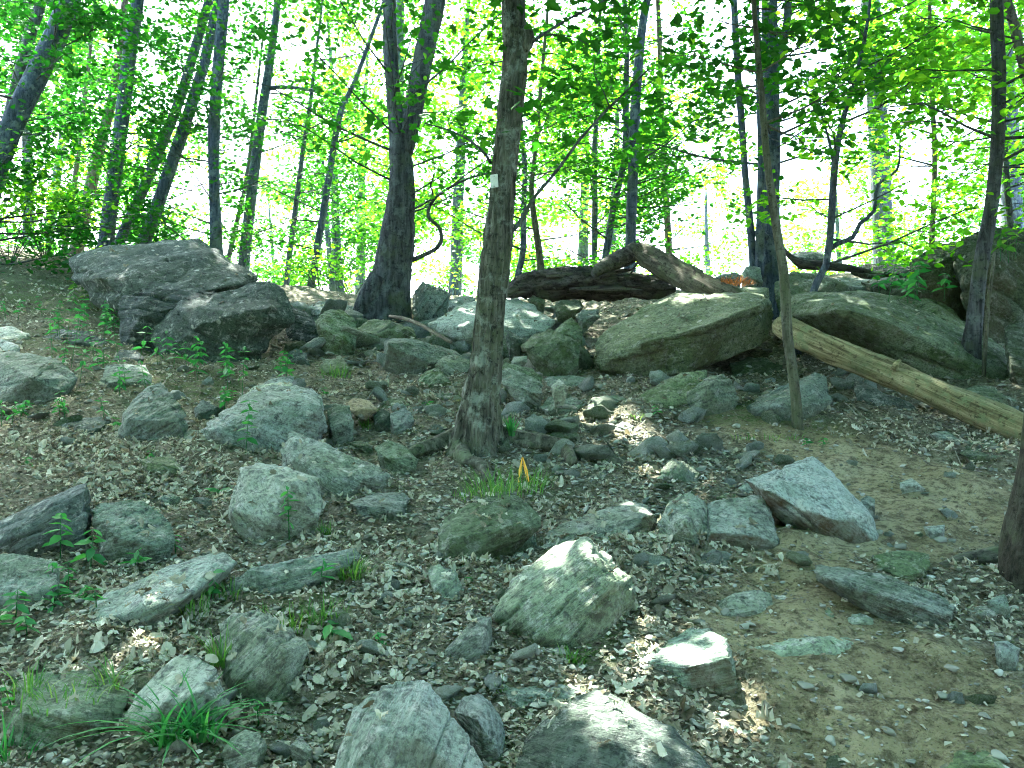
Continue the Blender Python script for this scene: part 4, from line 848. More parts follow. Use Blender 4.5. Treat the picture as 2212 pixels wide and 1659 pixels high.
def crook(acc):
    d = 8.6
    acc.tube([np.array(P(x, y, d)) for x, y in ((1789, 540), (1810, 526), (1842, 513), (1858, 483), (1888, 456), (1896, 400), (1938, 366), (1945, 300))], [w_/F*d/2 for w_ in (12, 11, 10, 9, 8, 7, 6, 3)], segs=8, step=.07, rough=.1)
    acc.tube([np.array(P(x, y, d)) for x, y in ((1802, 360), (1790, 300), (1775, 250))], [.02, .015, .008], segs=6, step=.1)
tree('small crooked tree with a hooked side limb on the right crest', 8.6, [(1738, 690, 16), (1750, 650, 15), (1765, 609, 15), (1785, 572, 15), (1793, 516, 15), (1798, 430, 15), (1802, 367, 15), (1812, 300, 13), (1828, 233, 11), (1845, 183, 10), (1868, 83, 8), (1880, 0, 6)], 'bark', H=6.5, extra=crook, nl=22, per=60, lm='leaf_yellow', z0=2.9, rad=1.7, flare=1.2)
tree('thin front sapling with smooth pale bark beside the log', hit(1723, 930), [(1724, 935, 26), (1718, 850, 22), (1708, 770, 22), (1702, 732, 22), (1697, 650, 21), (1692, 582, 20), (1680, 510, 19), (1668, 430, 17), (1655, 330, 15), (1645, 200, 13), (1632, 60, 11)], 'bark_pale', H=6, nl=14, per=45, z0=3.4, rad=1.3, lm='leaf', flare=1.2, base=1, step=.06)
tree('very thin straight stem left of the dark right trunk', 13, [(2012, 545, 12), (2016, 450, 11), (2019, 333, 11), (2013, 200, 10), (2009, 67, 9), (2008, 0, 8)], 'bark_brown', H=12, nl=34, per=85, lm='leaf_yellow', canopy=3000, cz=(6, 12))
tree('dark trunk rising from the outcrop at right', 7.6, [(2098, 745, 40), (2104, 700, 34), (2112, 620, 31), (2122, 550, 30), (2135, 483, 29), (2147, 400, 28), (2155, 300, 28), (2158, 150, 28), (2152, 0, 27)], 'bark_dark', H=13, nl=20, per=70, lm='leaf_yellow', z0=3.5, canopy=3000, rad=2, step=.08)
tree('thin pale dead stem standing against the dark right trunk', 7.4, [(2132, 690, 9), (2136, 640, 8), (2143, 590, 7), (2148, 545, 6)], 'bark_pale', H=.9, nl=0, name='dead_stem', flare=1.0)
tree('thin dark stem behind the right trunk', 12, [(2192, 560, 14), (2178, 433, 13), (2172, 333, 12), (2165, 200, 11)], 'bark_dark', H=12, nl=26, per=80, lm='leaf_yellow', canopy=3000, cz=(6, 12))
tree('trunk leaning out of the top right corner', 9.5, [(2330, 520, 26), (2260, 300, 24), (2209, 133, 21), (2190, 50, 20), (2173, 0, 19)], 'bark_brown', H=10, nl=16, per=70, lm='leaf_yellow', canopy=2000)
tree('corner trunk with spreading roots cut by the right edge', 3.75, [(2262, 1335, 230), (2254, 1240, 185), (2250, 1150, 150), (2262, 1050, 128), (2275, 950, 118), (2290, 700, 114), (2310, 300, 110)], 'bark_deep', H=9, nl=0, segs=36, step=.04, fiss=.08, base=1, canopy=2200, cz=(6, 11))

# --- the same wood goes on round the viewpoint and keeps the open sky off the slope
def wood_tree(hh):
    root = empty('surrounding_tree', (0, 0, 0)); a = Acc()
    a.tube([(0, 0, -.4), (.1, 0, hh*.4), (0, .15, hh*.75), (.1, .1, hh)], [.2, .15, .1, .03], segs=10, step=.4, rough=.08); link('trunk', a.mesh('trunk', M['bark']), root)
    u = RNG.normal(0, 1, (60, 3)); u /= np.linalg.norm(u, axis=1)[:, None]; u *= RNG.random((60, 1))**.4
    c = np.repeat(np.array([0, 0, hh*.55])+u*np.array([3.5, 3.5, hh*.43]), 85, 0); c = c+RNG.normal(0, 1, c.shape)*np.array([.7, .7, .3])
    link('crown', leaf_mesh('crown', c, .27, .5, M['leaf']), root); return root
wp = [wood_tree(12.), wood_tree(10.)]
for i, (x, y, who) in enumerate([(-7.2, 2.2, 'nearest tree left of the viewpoint'), (-9.5, 6.0, 'tree left of the slope beyond the frame'), (7.8, 4.0, 'nearest tree right of the viewpoint'), (9.8, 8.0, 'tree right of the trail beyond the frame'),
        (-4.2, -2.8, 'tree behind the viewpoint on its left'), (1.0, -4.0, 'tree straight behind the viewpoint'), (5.4, -2.2, 'tree behind the viewpoint on its right'), (-9, -2, 'tree far left behind the viewpoint'), (10, -1, 'tree far right behind the viewpoint'),
        (-1.5, -9, 'farther tree straight down the slope'), (-6.5, -8, 'farther tree down the slope on the left'), (5.5, -8.5, 'farther tree down the slope on the right')]):
    o = wp[i % 2]
    if i > 1:
        s_ = o; o = s_.copy(); C.objects.link(o)
        for ch in s_.children: k = ch.copy(); C.objects.link(k); k.parent = o
    o.location = (x, y, G1(x, y)); o.rotation_euler = (0, 0, i*1.3); tag(o, who, 'tree', 'trees round the viewpoint')

# ------------------------------------------------------------------ trees and bushes beyond the crest
def far_proto(k, Hh, n, lm, thin):
    root = empty('background_tree', (0, 0, 0))
    a = Acc(); lx = RNG.normal(0, .5)
    pts = [np.array([0, 0, -.3]), np.array([lx*.3, 0, Hh*.35]), np.array([lx, .1, Hh*.7]), np.array([lx*1.4, 0, Hh])]
    r = .11 if thin else .17
    a.tube(pts, [r*1.2, r, r*.6, .02], segs=8, step=.5, rough=.08, seed=k)
    link('trunk', a.mesh('trunk', M['bark']), root)
    tp, tr = catmull(pts, [r*1.2, r, r*.6, .02], .3); b = Acc()
    c = limbs_and_leaves(tp, tr, 2.8, Hh-.2, 2.9, n, 85, b, flat=.2)
    link('crown', leaf_mesh('crown', c, .125, .6, M[lm]), root); link('branches', b.mesh('branches', M['bark']), root)
    return root
def copy_tree(o):
    c = o.copy(); C.objects.link(c)
    for ch in o.children:
        k = ch.copy(); C.objects.link(k); k.parent = c
    return c
protos = [far_proto(0, 12, 34, 'leaf_yellow', False), far_proto(1, 9, 30, 'leaf', True), far_proto(2, 14, 36, 'leaf_yellow', False), far_proto(3, 7, 26, 'leaf_yellow', True), far_proto(4, 11, 30, 'leaf', True)]
spots = []
for i in range(36):
    y = 18.5+ (i/36)**1.3*38+RNG.uniform(-1, 1); u = RNG.uniform(-.74, .74)
    spots.append((u*y, y))
used = set()
for i, (x, y) in enumerate(spots):
    k = i % 5; o = protos[k] if k not in used else copy_tree(protos[k]); used.add(k)
    o.location = (x, y, G1(x, y)); o.rotation_euler = (RNG.normal(0, .03), RNG.normal(0, .05), RNG.random()*6.28); s = RNG.uniform(.85, 1.2); o.scale = (s, s, s*RNG.uniform(.9, 1.1))
    tag(o, 'slender leafy tree far beyond the crest against white sky', 'tree', 'trees beyond the crest')
def bush(px, d, hgt, rad, n, lm, label, group=None, leaf=.075, py=None):
    x = (px-W/2)/F*d; root = tag(empty('bush', Vector((x, d, G1(x, d)))), label, 'bush', group)
    b = Acc(); cs = []
    for i in range(9):
        az = RNG.random()*6.28; e = np.array([np.cos(az)*rad*RNG.uniform(.3, 1), np.sin(az)*rad*.6*RNG.uniform(.3, 1), hgt*RNG.uniform(.5, 1)])
        b.tube([(0, 0, -.05), e*.5+np.array([0, 0, .1]), e], [.007, .005, .002], segs=5, step=.2)
        cs.append(e+RNG.normal(0, 1, (n//9, 3))*np.array([rad*.33, rad*.3, hgt*.14]))
    link('stems', b.mesh('stems', M['bark_dark']), root)
    c = np.concatenate(cs); c = c[sunclear(c+np.array(root.location), .05)]
    link('foliage', leaf_mesh('foliage', c, leaf, .6, M[lm]), root)
bush(20, 11.6, 1.5, 1.0, 1100, 'leaf_yellow', 'yellow green bush at the left edge of the crest')
bush(95, 12.4, 1.2, .9, 900, 'leaf_yellow', 'bright leafy bush left of the cracked boulder')
for px, d, hh in ((690, 13.4, .6), (760, 14, .7), (980, 14, .7), (1210, 14.4, .6), (1490, 14.6, .6), (1940, 14, .7)):
    bush(px, d, hh, .8, 260, 'leaf_yellow', 'sunlit low bush just behind the skyline of the crest', 'low bushes behind the crest')
bush(1490+25, 9.9, .28, .3, 60, 'herb', 'small green shrub at the foot of the triple stemmed tree')

# ------------------------------------------------------------------ dead wood
def wood(name, label, cat, pth, m, segs=12, step=.05, rough=.1, fiss=None, group=None, extra=None, seed=0):
    """pth: (px, py, distance or None for on the ground, width px)"""
    pts, rr = [], []
    for x, y, d, w_ in pth:
        p = P(x, y, d) if d else onground(x, y)
        dd = p.y; pts.append(np.array(p)); rr.append(w_/F*dd/2)
    a = Acc(); a.tube(pts, rr, segs=segs, step=step, rough=rough, seed=seed+pth[0][0], fiss=fiss)
    me = a.mesh(name, M[m]); p0 = Vector(pts[0])
    rot = (Vector(pts[-1])-p0).to_track_quat('Z', 'Y')          # local z runs along the grain
    if not extra:
        o = link(name, me, loc=p0, world=True); me.transform(rot.to_matrix().to_4x4().inverted()); o.rotation_euler = rot.to_euler()
        return tag(o, label, cat, group)
    root = tag(empty(name, p0), label, cat, group); link('stem', me, root, world=True); extra(root)
    for ch in root.children: ch.data.transform(rot.to_matrix().to_4x4().inverted()); ch.rotation_euler = rot.to_euler()
    return root
def log_extra(root):
    a = Acc(); a.tube([np.array(P(x, y, 6.45)) for x, y in ((1930, 800), (1936, 786), (1945, 778))], [.03, .022, .014], segs=8, step=.02, rough=.2); link('stub', a.mesh('stub', M['log']), root, world=True)
wood('fallen_log', 'long barkless yellowish log slanting down to the right edge', 'log', [(1688, 703, 7.4, 40), (1697, 708, 7.3, 50), (1742, 733, 7.15, 55), (1842, 776, 6.85, 58), (1975, 828, 6.45, 63), (2142, 902, 6.0, 72), (2226, 940, 5.8, 74), (2300, 975, 5.65, 70)], 'log', segs=36, step=.03, rough=.10, fiss=.10, extra=log_extra)
def rot_extra(root):
    for pth, r in ((((1295, 600, 9.9), (1330, 588, 9.9), (1366, 582, 9.9)), .035), (((1180, 598, 9.95), (1260, 592, 9.95), (1320, 598, 9.95)), .03), (((1230, 625, 9.85), (1320, 622, 9.85), (1390, 628, 9.85)), .04)):
        a = Acc(); a.tube([np.array(P(*q)) for q in pth], [r*.6, r, r*.3], segs=8, step=.05, rough=.3, seed=pth[0][0]); link('splinter', a.mesh('splinter', M['log_dark']), root, world=True)
wood('rotten_log', 'dark rotten log lying level on the crest', 'log', [(1092, 640, 9.9, 10), (1104, 632, 9.95, 34), (1125, 620, 10, 52), (1150, 614, 10.1, 66), (1220, 612, 10.1, 72), (1310, 613, 10.1, 66), (1370, 612, 10.1, 58), (1425, 618, 10.1, 44), (1460, 622, 10.1, 16)], 'log_dark', segs=40, step=.03, rough=.28, fiss=.35, extra=rot_extra)
def peak_extra(root):
    a = Acc(); a.tube([np.array(P(x, y, 9.8)) for x, y in ((1378, 536), (1352, 552), (1322, 568), (1292, 584), (1280, 596))], [.10, .10, .085, .065, .03], segs=12, step=.05, rough=.25, seed=4); link('root_arm', a.mesh('root_arm', M['log_dark']), root, world=True)
    a = Acc(); a.tube([np.array(P(x, y, 9.75)) for x, y in ((1385, 555), (1372, 575), (1362, 592))], [.02, .015, .008], segs=6, step=.05, rough=.2); link('root_arm', a.mesh('root_arm', M['log_dark']), root, world=True)
wood('broken_log', 'weathered broken log leaning up to a dark peak on the crest', 'log', [(1362, 530, 9.8, 8), (1376, 540, 9.75, 34), (1400, 556, 9.7, 52), (1440, 580, 9.5, 58), (1508, 614, 9.1, 54), (1580, 643, 8.8, 46), (1620, 658, 8.7, 34)], 'log_brown', segs=30, step=.035, rough=.16, fiss=.2, extra=peak_extra)
wood('fallen_branch', 'bare crooked branch lying below the forked tree', 'branch', [(841, 683, 8.9, 5), (870, 688, 8.6, 9), (905, 700, 8.3, 9), (940, 720, 8.0, 8), (974, 739, 7.8, 8)], 'twig', segs=8)
wood('fallen_branch', 'dark curved dead branch on the right skyline', 'branch', [(1692, 535, 10, 6), (1706, 553, 10, 12), (1732, 570, 10, 18), (1775, 573, 10, 20), (1842, 580, 9.9, 16), (1880, 586, 9.9, 8)], 'log_dark', segs=10, rough=.2)
wood('surface_root', 'curved bare root crossing the trail edge right of the blazed tree', 'root', [(1150, 948, None, 18), (1172, 932, None, 26), (1205, 918, None, 22), (1232, 917, None, 20), (1258, 924, None, 22), (1305, 932, None, 20), (1338, 939, None, 16), (1370, 948, None, 10)], 'root', rough=.2, step=.03)
wood('surface_root', 'thin root running downhill at the trail start', 'root', [(1400, 940, None, 8), (1430, 966, None, 12), (1460, 975, None, 11), (1500, 990, None, 6)], 'root', rough=.2)
wood('surface_root', 'round root or stick at the right edge below the corner trunk', 'root', [(2110, 1358, None, 14), (2150, 1362, None, 24), (2190, 1376, None, 24), (2240, 1395, None, 22)], 'root', rough=.12)
wood('surface_root', 'thick root reaching left from the corner trunk', 'root', [(2180, 1180, None, 60), (2140, 1185, None, 46), (2090, 1200, None, 34), (2035, 1215, None, 16)], 'root', rough=.2)
wood('fallen_branch', 'thin dark stick beside the central boulder', 'branch', [(1105, 1408, None, 5), (1130, 1425, None, 9), (1148, 1440, None, 8)], 'twig', segs=7)
wood('fallen_branch', 'thin dark twig arching over the flat slab at bottom centre', 'branch', [(1085, 1466, None, 3), (1140, 1452, None, 6), (1200, 1452, None, 6), (1245, 1462, None, 3)], 'twig', segs=7)
SPL = [((930, 1190), (1400, 1385), 13), ((1080, 1150), (1310, 1310), 22), ((1050, 1240), (1180, 1340), 10), ((1200, 1230), (1420, 1420), 8), ((1350, 1190), (1720, 1235), 8), ((1420, 1290), (1530, 1400), 20), ((1180, 1400), (1560, 1460), 9),
       ((1640, 1350), (1800, 1500), 9), ((1100, 1040), (1140, 1120), 10), ((1480, 1420), (1650, 1560), 12), ((980, 1090), (1200, 1290), 9), ((1560, 1420), (1760, 1480), 10), ((1260, 1260), (1500, 1420), 8), ((1830, 1560), (2010, 1500), 9), ((1700, 1600), (1950, 1570), 8)]
for i, (a, b, w_) in enumerate(SPL):
    x0, y0, x1, y1 = [ZF[6][0]+a[0]*.3335, 499+a[1]*.3335, ZF[6][0]+b[0]*.3335, 499+b[1]*.3335]
    wood('wood_splinter', 'pale splinter of broken wood strewn below the fallen log', 'stick', [(x0, y0, None, w_*.25), ((x0*2+x1)/3, (y0*2+y1)/3, None, w_*.36), ((x0+x1*2)/3, (y0+y1*2)/3, None, w_*.33), (x1, y1, None, w_*.15)], 'splinter' if i % 3 else 'twig', segs=6, rough=.25, group='splintered wood below the log')
for i in range(26):
    px, py = RNG.uniform(300, 1500), RNG.uniform(880, 1600); an = RNG.uniform(-.6, .6); L = RNG.uniform(20, 60)
    wood('twig', 'short thin twig lying in the leaf litter', 'twig', [(px, py, None, 2), (px+L*math.cos(an)*.5, py+L*math.sin(an)*.5+2, None, 4), (px+L*math.cos(an), py+L*math.sin(an), None, 2)], 'twig', segs=5, group='twigs in the leaf litter')

# ------------------------------------------------------------------ small stones, gravel, leaf litter
def stone_mesh(k):
    bm = bmesh.new(); r = random.Random(k)
    for i in range(16):
        v = Vector((r.gauss(0, 1), r.gauss(0, 1), r.gauss(0, 1))).normalized(); bm.verts.new((v.x, v.y*r.uniform(.7, .95), v.z*.5))
    bmesh.ops.convex_hull(bm, input=bm.verts)
    bmesh.ops.bevel(bm, geom=bm.edges, offset=.07, segments=1, affect='EDGES')
    bmesh.ops.recalc_face_normals(bm, faces=bm.faces)
    me = bpy.data.meshes.new('stone'); bm.to_mesh(me); bm.free(); return me
def scatter(n, near, far, power=1.5, edge=.64):
    d = near+(far-near)*RNG.random(n)**power; x = RNG.uniform(-edge, edge, n)*d; return x, d
def rubble_mesh(k):
    bm = bmesh.new(); r = random.Random(k+50); fl = r.uniform(.28, .6)
    for i in range(13):
        v = Vector((r.gauss(0, 1), r.gauss(0, 1), r.gauss(0, 1))).normalized(); bm.verts.new((v.x, v.y*r.uniform(.55, .95), v.z*fl))
    bmesh.ops.convex_hull(bm, input=bm.verts); bmesh.ops.delete(bm, geom=[v for v in bm.verts if not v.link_faces], context='VERTS')
    bmesh.ops.bevel(bm, geom=bm.edges, offset=.045, segments=1, affect='EDGES'); bmesh.ops.triangulate(bm, faces=bm.faces)
    bmesh.ops.subdivide_edges(bm, edges=bm.edges, cuts=2, use_grid_fill=True); bm.normal_update()
    q = np.array([v.co[:] for v in bm.verts]); dsp = fbm(q*3+k, 3)*.05+fbm(q*np.array([3, 3, 14])+k, 2)*.035
    for v, e in zip(bm.verts, dsp): v.co += v.normal*float(e)
    bmesh.ops.recalc_face_normals(bm, faces=bm.faces); me = bpy.data.meshes.new('rubble'); bm.to_mesh(me); bm.free()
    me.polygons.foreach_set('use_smooth', np.ones(len(me.polygons), bool)); return me
RM = []
for k in range(9):
    for mm in ('rock_pale', 'rock_green', 'rock_pale', 'rock'):
        me = rubble_mesh(k); me.materials.append(M[mm]); RM.append(me)
ZONES = [((640, 1250), (665, 800), 66, (.13, .34), 'angular rubble stone below the forked tree and crest', 'rubble on the centre slope under the crest'),
         ((1080, 1680), (815, 1010), 60, (.07, .20), 'flat rubble stone right of the blazed tree below the striped boulder', 'rubble between blazed tree and striped boulder'),
         ((640, 1000), (830, 1020), 34, (.07, .19), 'angular rubble stone left of the blazed tree', 'rubble left of the blazed tree'),
         ((1150, 1750), (1000, 1330), 34, (.035, .09), 'stone chip half sunk in dirt around the brown faced blocks', 'stone chips on the right slope'),
         ((760, 1150), (1100, 1650), 32, (.035, .085), 'stone chip in the gravel run left of the central boulder', 'stone chips in the centre run'),
         ((0, 740), (1000, 1650), 24, (.03, .09), 'stone chip in leaf litter among the lower left rocks', 'stone chips at lower left'),
         ((1700, 2190), (640, 900), 24, (.08, .22), 'mossy rubble stone behind and beside the fallen log', 'rubble behind the fallen log'),
         ((1780, 2200), (930, 1650), 16, (.025, .06), 'flat stone chip lying on the trail', 'stone chips on the trail'),
         ((0, 620), (720, 980), 16, (.05, .14), 'mossy stone among weeds on the left slope', 'stones on the weedy left slope')]
for (xa, xb), (ya, yb), cnt, (sa, sb), lab, grp in ZONES:
    for i in range(cnt):
        px, py = RNG.uniform(xa, xb), RNG.uniform(ya, yb); p = onground(px, py, 11.2); s = RNG.uniform(sa, sb)**1.0*RNG.uniform(.7, 1)
        o = link('stone', RM[int(RNG.integers(len(RM)))]); o.location = (p.x, p.y, p.z+s*RNG.uniform(.02, .32)); o.scale = (s, s*RNG.uniform(.7, 1), s*RNG.uniform(.7, 1.3))
        o.rotation_euler = (.22+RNG.normal(0, .28), RNG.normal(0, .3), RNG.random()*6.28); tag(o, lab, 'stone', grp)
# gravel: uncountable
bmv = []
me0 = stone_mesh(99); nv = len(me0.vertices); v0 = np.array([v.co[:] for v in me0.vertices])
bm = bmesh.new(); bm.from_mesh(me0); bmesh.ops.triangulate(bm, faces=bm.faces); bm.to_mesh(me0); bm.free()
t0 = np.array([p.vertices[:] for p in me0.polygons])
def pebbles(n):
    x, y = scatter(n, 2.2, 8, 1.4)
    # clusters around the middle and the trail start
    for px, py, sd, m_ in ((1050, 1480, .25, 260), (940, 1340, .3, 260), (1430, 1010, .5, 420), (1250, 1210, .3, 200), (1600, 1250, .4, 200), (900, 1640, .25, 200), (620, 1590, .2, 160), (2050, 1300, .25, 160), (1300, 880, .5, 260)):
        p = onground(px, py); x = np.concatenate([x, p.x+RNG.normal(0, sd, m_)]); y = np.concatenate([y, p.y+RNG.normal(0, sd*.8, m_)])
    kk = RNG.random(len(x)) > bare(x, y)*.55; x, y = x[kk], y[kk]; n = len(x); s = RNG.gamma(2.0, .0048, n)+.003; s = np.minimum(s, .03); s[:420] = RNG.uniform(.018, .045, 420)
    z = ground(x, y)+s*.15; a = RNG.random(n)*6.28
    vv = v0[None]*s[:, None, None]*np.stack([np.ones(n), RNG.uniform(.5, 1, n), RNG.uniform(.4, 1.0, n)], -1)[:, None]
    X_ = vv[..., 0]*np.cos(a)[:, None]-vv[..., 1]*np.sin(a)[:, None]; Y_ = vv[..., 0]*np.sin(a)[:, None]+vv[..., 1]*np.cos(a)[:, None]
    V = np.stack([X_+x[:, None], Y_+y[:, None], vv[..., 2]+z[:, None]], -1).reshape(-1, 3)
    T = (t0[None]+(np.arange(n)*nv)[:, None, None]).reshape(-1, 3)
    me = mesh_np('gravel', V, T, M['gravel'], smooth=False, attr={'rnd': np.repeat(np.clip(RNG.normal(.5, .25, n), 0, 1), len(t0))}); tag(link('gravel', me), 'fine grey gravel and pebbles among the litter', 'gravel', kind='stuff')
pebbles(7000)
def scree(n):
    """flat angular chips, too many to count"""
    x, y = scatter(n, 2.2, 9.5, 1.3)
    for px, py, sx_, sy_, m_ in ((1050, 760, 1.3, .9, 700), (1400, 960, .9, .6, 700), (1000, 900, .9, .5, 350), (1150, 1000, .7, .35, 250), (960, 1400, .4, .6, 240), (1250, 1120, .5, .3, 160), (1600, 1260, .5, .3, 160), (760, 900, .6, .5, 160)):
        p = onground(px, py, 11); x = np.concatenate([x, p.x+RNG.normal(0, sx_, m_)]); y = np.concatenate([y, p.y+RNG.normal(0, sy_, m_)])
    kk = RNG.random(len(x)) > bare(x, y)*.92; x, y = x[kk], y[kk]; n = len(x); s = RNG.gamma(2.2, .007, n)+.008; s = np.minimum(s, .05)*np.clip(.5+.16*(y-2.2), .5, 1.5)
    hulls = []
    for k in range(6):
        bm = bmesh.new(); r = random.Random(k+900)
        for i in range(10): bm.verts.new((r.uniform(-1, 1), r.uniform(-.75, .75), r.uniform(-.3, .3)))
        bmesh.ops.convex_hull(bm, input=bm.verts); bmesh.ops.delete(bm, geom=[v for v in bm.verts if not v.link_faces], context='VERTS'); bmesh.ops.triangulate(bm, faces=bm.faces); bmesh.ops.recalc_face_normals(bm, faces=bm.faces); bm.verts.index_update()
        hulls.append((np.array([v.co[:] for v in bm.verts]), np.array([[v.index for v in f.verts] for f in bm.faces]))); bm.free()
    Vs, Ts, rr, off = [], [], [], 0
    fr = rot_frames(n, .35, down=0.); z = ground(x, y)+s*.12; fr[:, 2] += 0
    for k, (hv, ht) in enumerate(hulls):
        idx = np.arange(k, n, 6); V = np.einsum('kj,njl->nkl', hv, fr[idx])*s[idx][:, None, None]+np.stack([x, y, z], -1)[idx][:, None]
        Vs.append(V.reshape(-1, 3)); Ts.append((ht[None]+(np.arange(len(idx))*len(hv))[:, None, None]).reshape(-1, 3)+off); off += len(idx)*len(hv); rr.append(np.repeat(np.clip(RNG.normal(.5, .25, len(idx)), 0, 1), len(ht)))
    me = mesh_np('scree', np.concatenate(Vs), np.concatenate(Ts), M['gravel'], smooth=False, attr={'rnd': np.concatenate(rr)}); tag(link('scree', me), 'grey angular stone chips strewn over the slope', 'scree', kind='stuff')
scree(2200)
# dead leaves
def oak(n=11):
    pts = [(0, 0)]
    up = [(.02, .03), (.16, .09), (.24, .22), (.32, .12), (.44, .16), (.54, .30), (.60, .14), (.74, .12), (.82, .20), (.90, .08), (1, 0)]
    o = up + [(x, -y) for x, y in up[-2::-1]]
    return np.array(o)
OAK = oak(); NO = len(OAK)
def litter(name, x, y, size, lift, label):
    n = len(x); sz = size*RNG.uniform(.55, 1.0, n)*np.where(RNG.random(n) < .3, 1.6, 1); cu = RNG.normal(0, 1.5, n); cl = RNG.normal(0, 1.2, n)
    fr = rot_frames(n, .5, down=.0)
    # follow the slope
    e = .05; gz = ground(x, y); sxl = (ground(x+e, y)-gz)/e; syl = (ground(x, y+e)-gz)/e
    c = np.concatenate([[[.45, 0]], OAK]); U = c[:, 0]-.45; Vv = c[:, 1]
    zl = cu[:, None]*(Vv**2)[None]*2.2+cl[:, None]*(U**2)[None]*.6 + RNG.normal(0, .035, (n, len(c)))
    wv = RNG.uniform(.75, 1.25, n)
    ell = np.sign(Vv)*np.sqrt(np.clip(.25-U**2*.82, 0, 1))*.52; ov = (RNG.random(n) < .55)[:, None]
    Vn = np.where(ov, ell[None], Vv[None])
    L = np.stack([np.repeat(U[None], n, 0), Vn*wv[:, None], zl], -1)*sz[:, None, None]
    Wd = np.einsum('nkj,njl->nkl', L, fr)
    Wd[..., 2] += Wd[..., 0]*sxl[:, None]+Wd[..., 1]*syl[:, None]
    Wd += np.stack([x, y, gz+lift], -1)[:, None]
    k = len(c); j = np.arange(NO); tri = np.stack([0*j, 1+j, 1+(j+1) % NO], -1)
    T = (tri[None]+(np.arange(n)*k)[:, None, None]).reshape(-1, 3)
    rnd = np.clip(RNG.beta(1.5, 1.7, n), 0, 1)
    me = mesh_np(name, Wd.reshape(-1, 3), T, M['litter'], smooth=False, attr={'rnd': np.repeat(rnd, NO)})
    tag(link(name, me), label, 'leaf litter', kind='stuff')
bpy.context.view_layer.update(); DG0 = bpy.context.evaluated_depsgraph_get()
lx, ly = scatter(31000, 2.1, 12.5, 1.4)
pxl = W/2+F*lx/ly; dens = np.clip(.36+fbm(np.stack([lx*1.6, ly*1.6, 0*lx], -1), 3)*.9, .06, 1)
bl = bare(lx, ly); keep = (RNG.random(len(lx)) < dens*np.clip(1.05-bl*1.1, .03, 1)*np.where(pxl > 1500, .55, 1))
lx, ly = lx[keep], ly[keep]
# drifts where the photograph shows leaf piles
for px, py, sd, m_ in ((330, 1010, .55, 650), (150, 960, .4, 300), (420, 1050, .3, 260), (850, 1180, .3, 260), (700, 1080, .25, 160), (880, 850, .4, 320), (770, 850, .3, 200), (1150, 900, .5, 420), (1280, 1000, .4, 220), (90, 650, .9, 500), (560, 1450, .2, 130), (700, 1440, .25, 200), (1180, 1120, .25, 140), (1530, 1230, .2, 160), (2000, 690, .7, 260), (1900, 950, .3, 160), (850, 1290, .3, 200), (270, 1240, .25, 140), (1450, 640, .6, 160)):
    p = onground(px, py, 11); lx = np.concatenate([lx, p.x+RNG.normal(0, sd, m_)]); ly = np.concatenate([ly, p.y+RNG.normal(0, sd*.7, m_)])
_k = 0; ontop = []
lg = ground(lx, ly)
for i in RNG.permutation(len(lx))[:9000]:
    ok, loc, nn, idx, ob, mw = S.ray_cast(DG0, Vector((lx[i], ly[i], lg[i]+.9)), Vector((0, 0, -1)))
    if ok and nn.z > .72 and ob.name.split('.')[0] in ('rock', 'boulder', 'flat_rock', 'block') and loc.z > lg[i]+.04: ontop.append((i, loc.z))
litter_top = np.zeros(len(lx))
for i, z in ontop:
    if RNG.random() < .22: litter_top[i] = z-lg[i]
litter('leaf_litter', lx, ly, .046, .008+RNG.random(len(lx))*.02+litter_top, 'pale brown dead oak leaves carpeting the forest floor')

def crumbs(n):
    x, y = scatter(n, 2.1, 9.5, 1.5); b = bare(x, y); k = RNG.random(n) < 1-.9*b; x, y = x[k], y[k]; n = len(x)
    c = np.stack([x, y, ground(x, y)+.004+RNG.random(n)*.012], -1); fr = rot_frames(n, .6, down=0.); s = RNG.uniform(.008, .026, n)
    q = np.array([[-.5, -.3, 0], [.5, -.35, .1], [.6, .3, -.05], [-.4, .35, .1]])
    V = c[:, None]+np.einsum('kj,njl->nkl', q, fr)*s[:, None, None]*np.stack([np.ones(n), RNG.uniform(.4, 1.2, n), np.ones(n)], -1)[:, None]
    me = mesh_np('leaf_fragments', V.reshape(-1, 3), np.arange(n*4).reshape(-1, 4), M['litter'], smooth=False, attr={'rnd': np.clip(RNG.beta(1.3, 1.8, n), 0, 1)})
    tag(link('leaf_fragments', me), 'crumbled brown leaf fragments and bark chips on the soil', 'leaf litter', kind='stuff')
crumbs(60000)

# ------------------------------------------------------------------ grass and herbs
def blades(n, L, spread, lean, w_, arch=1.0):
    V, Q, rn = [], [], []
    for i in range(n):
        az = RNG.random()*6.28; r = spread*RNG.random()**.7; b = np.array([np.cos(az)*r, np.sin(az)*r, -.01]); a2 = az+RNG.normal(0, .7)
        l = L*RNG.uniform(.5, 1.15); ln = lean*RNG.uniform(.3, 1.3); dr = np.array([np.cos(a2), np.sin(a2), 0]); sd = np.array([-dr[1], dr[0], 0])
        k = len(V); ns = 5
        for j in range(ns+1):
            t = j/ns; p = b+dr*l*ln*t**(1.4)+np.array([0, 0, l*(t-arch*.62*ln*t*t)]); ww = w_*(1-t**2)*.5*(1 if t else .7)+.0004
            V += [p-sd*ww, p+sd*ww]
        Q += [[k+2*j, k+2*j+1, k+2*j+3, k+2*j+2] for j in range(ns)]; rn += [np.clip(RNG.normal(.5, .25), 0, 1)]*ns
    return np.array(V), np.array(Q), np.array(rn)
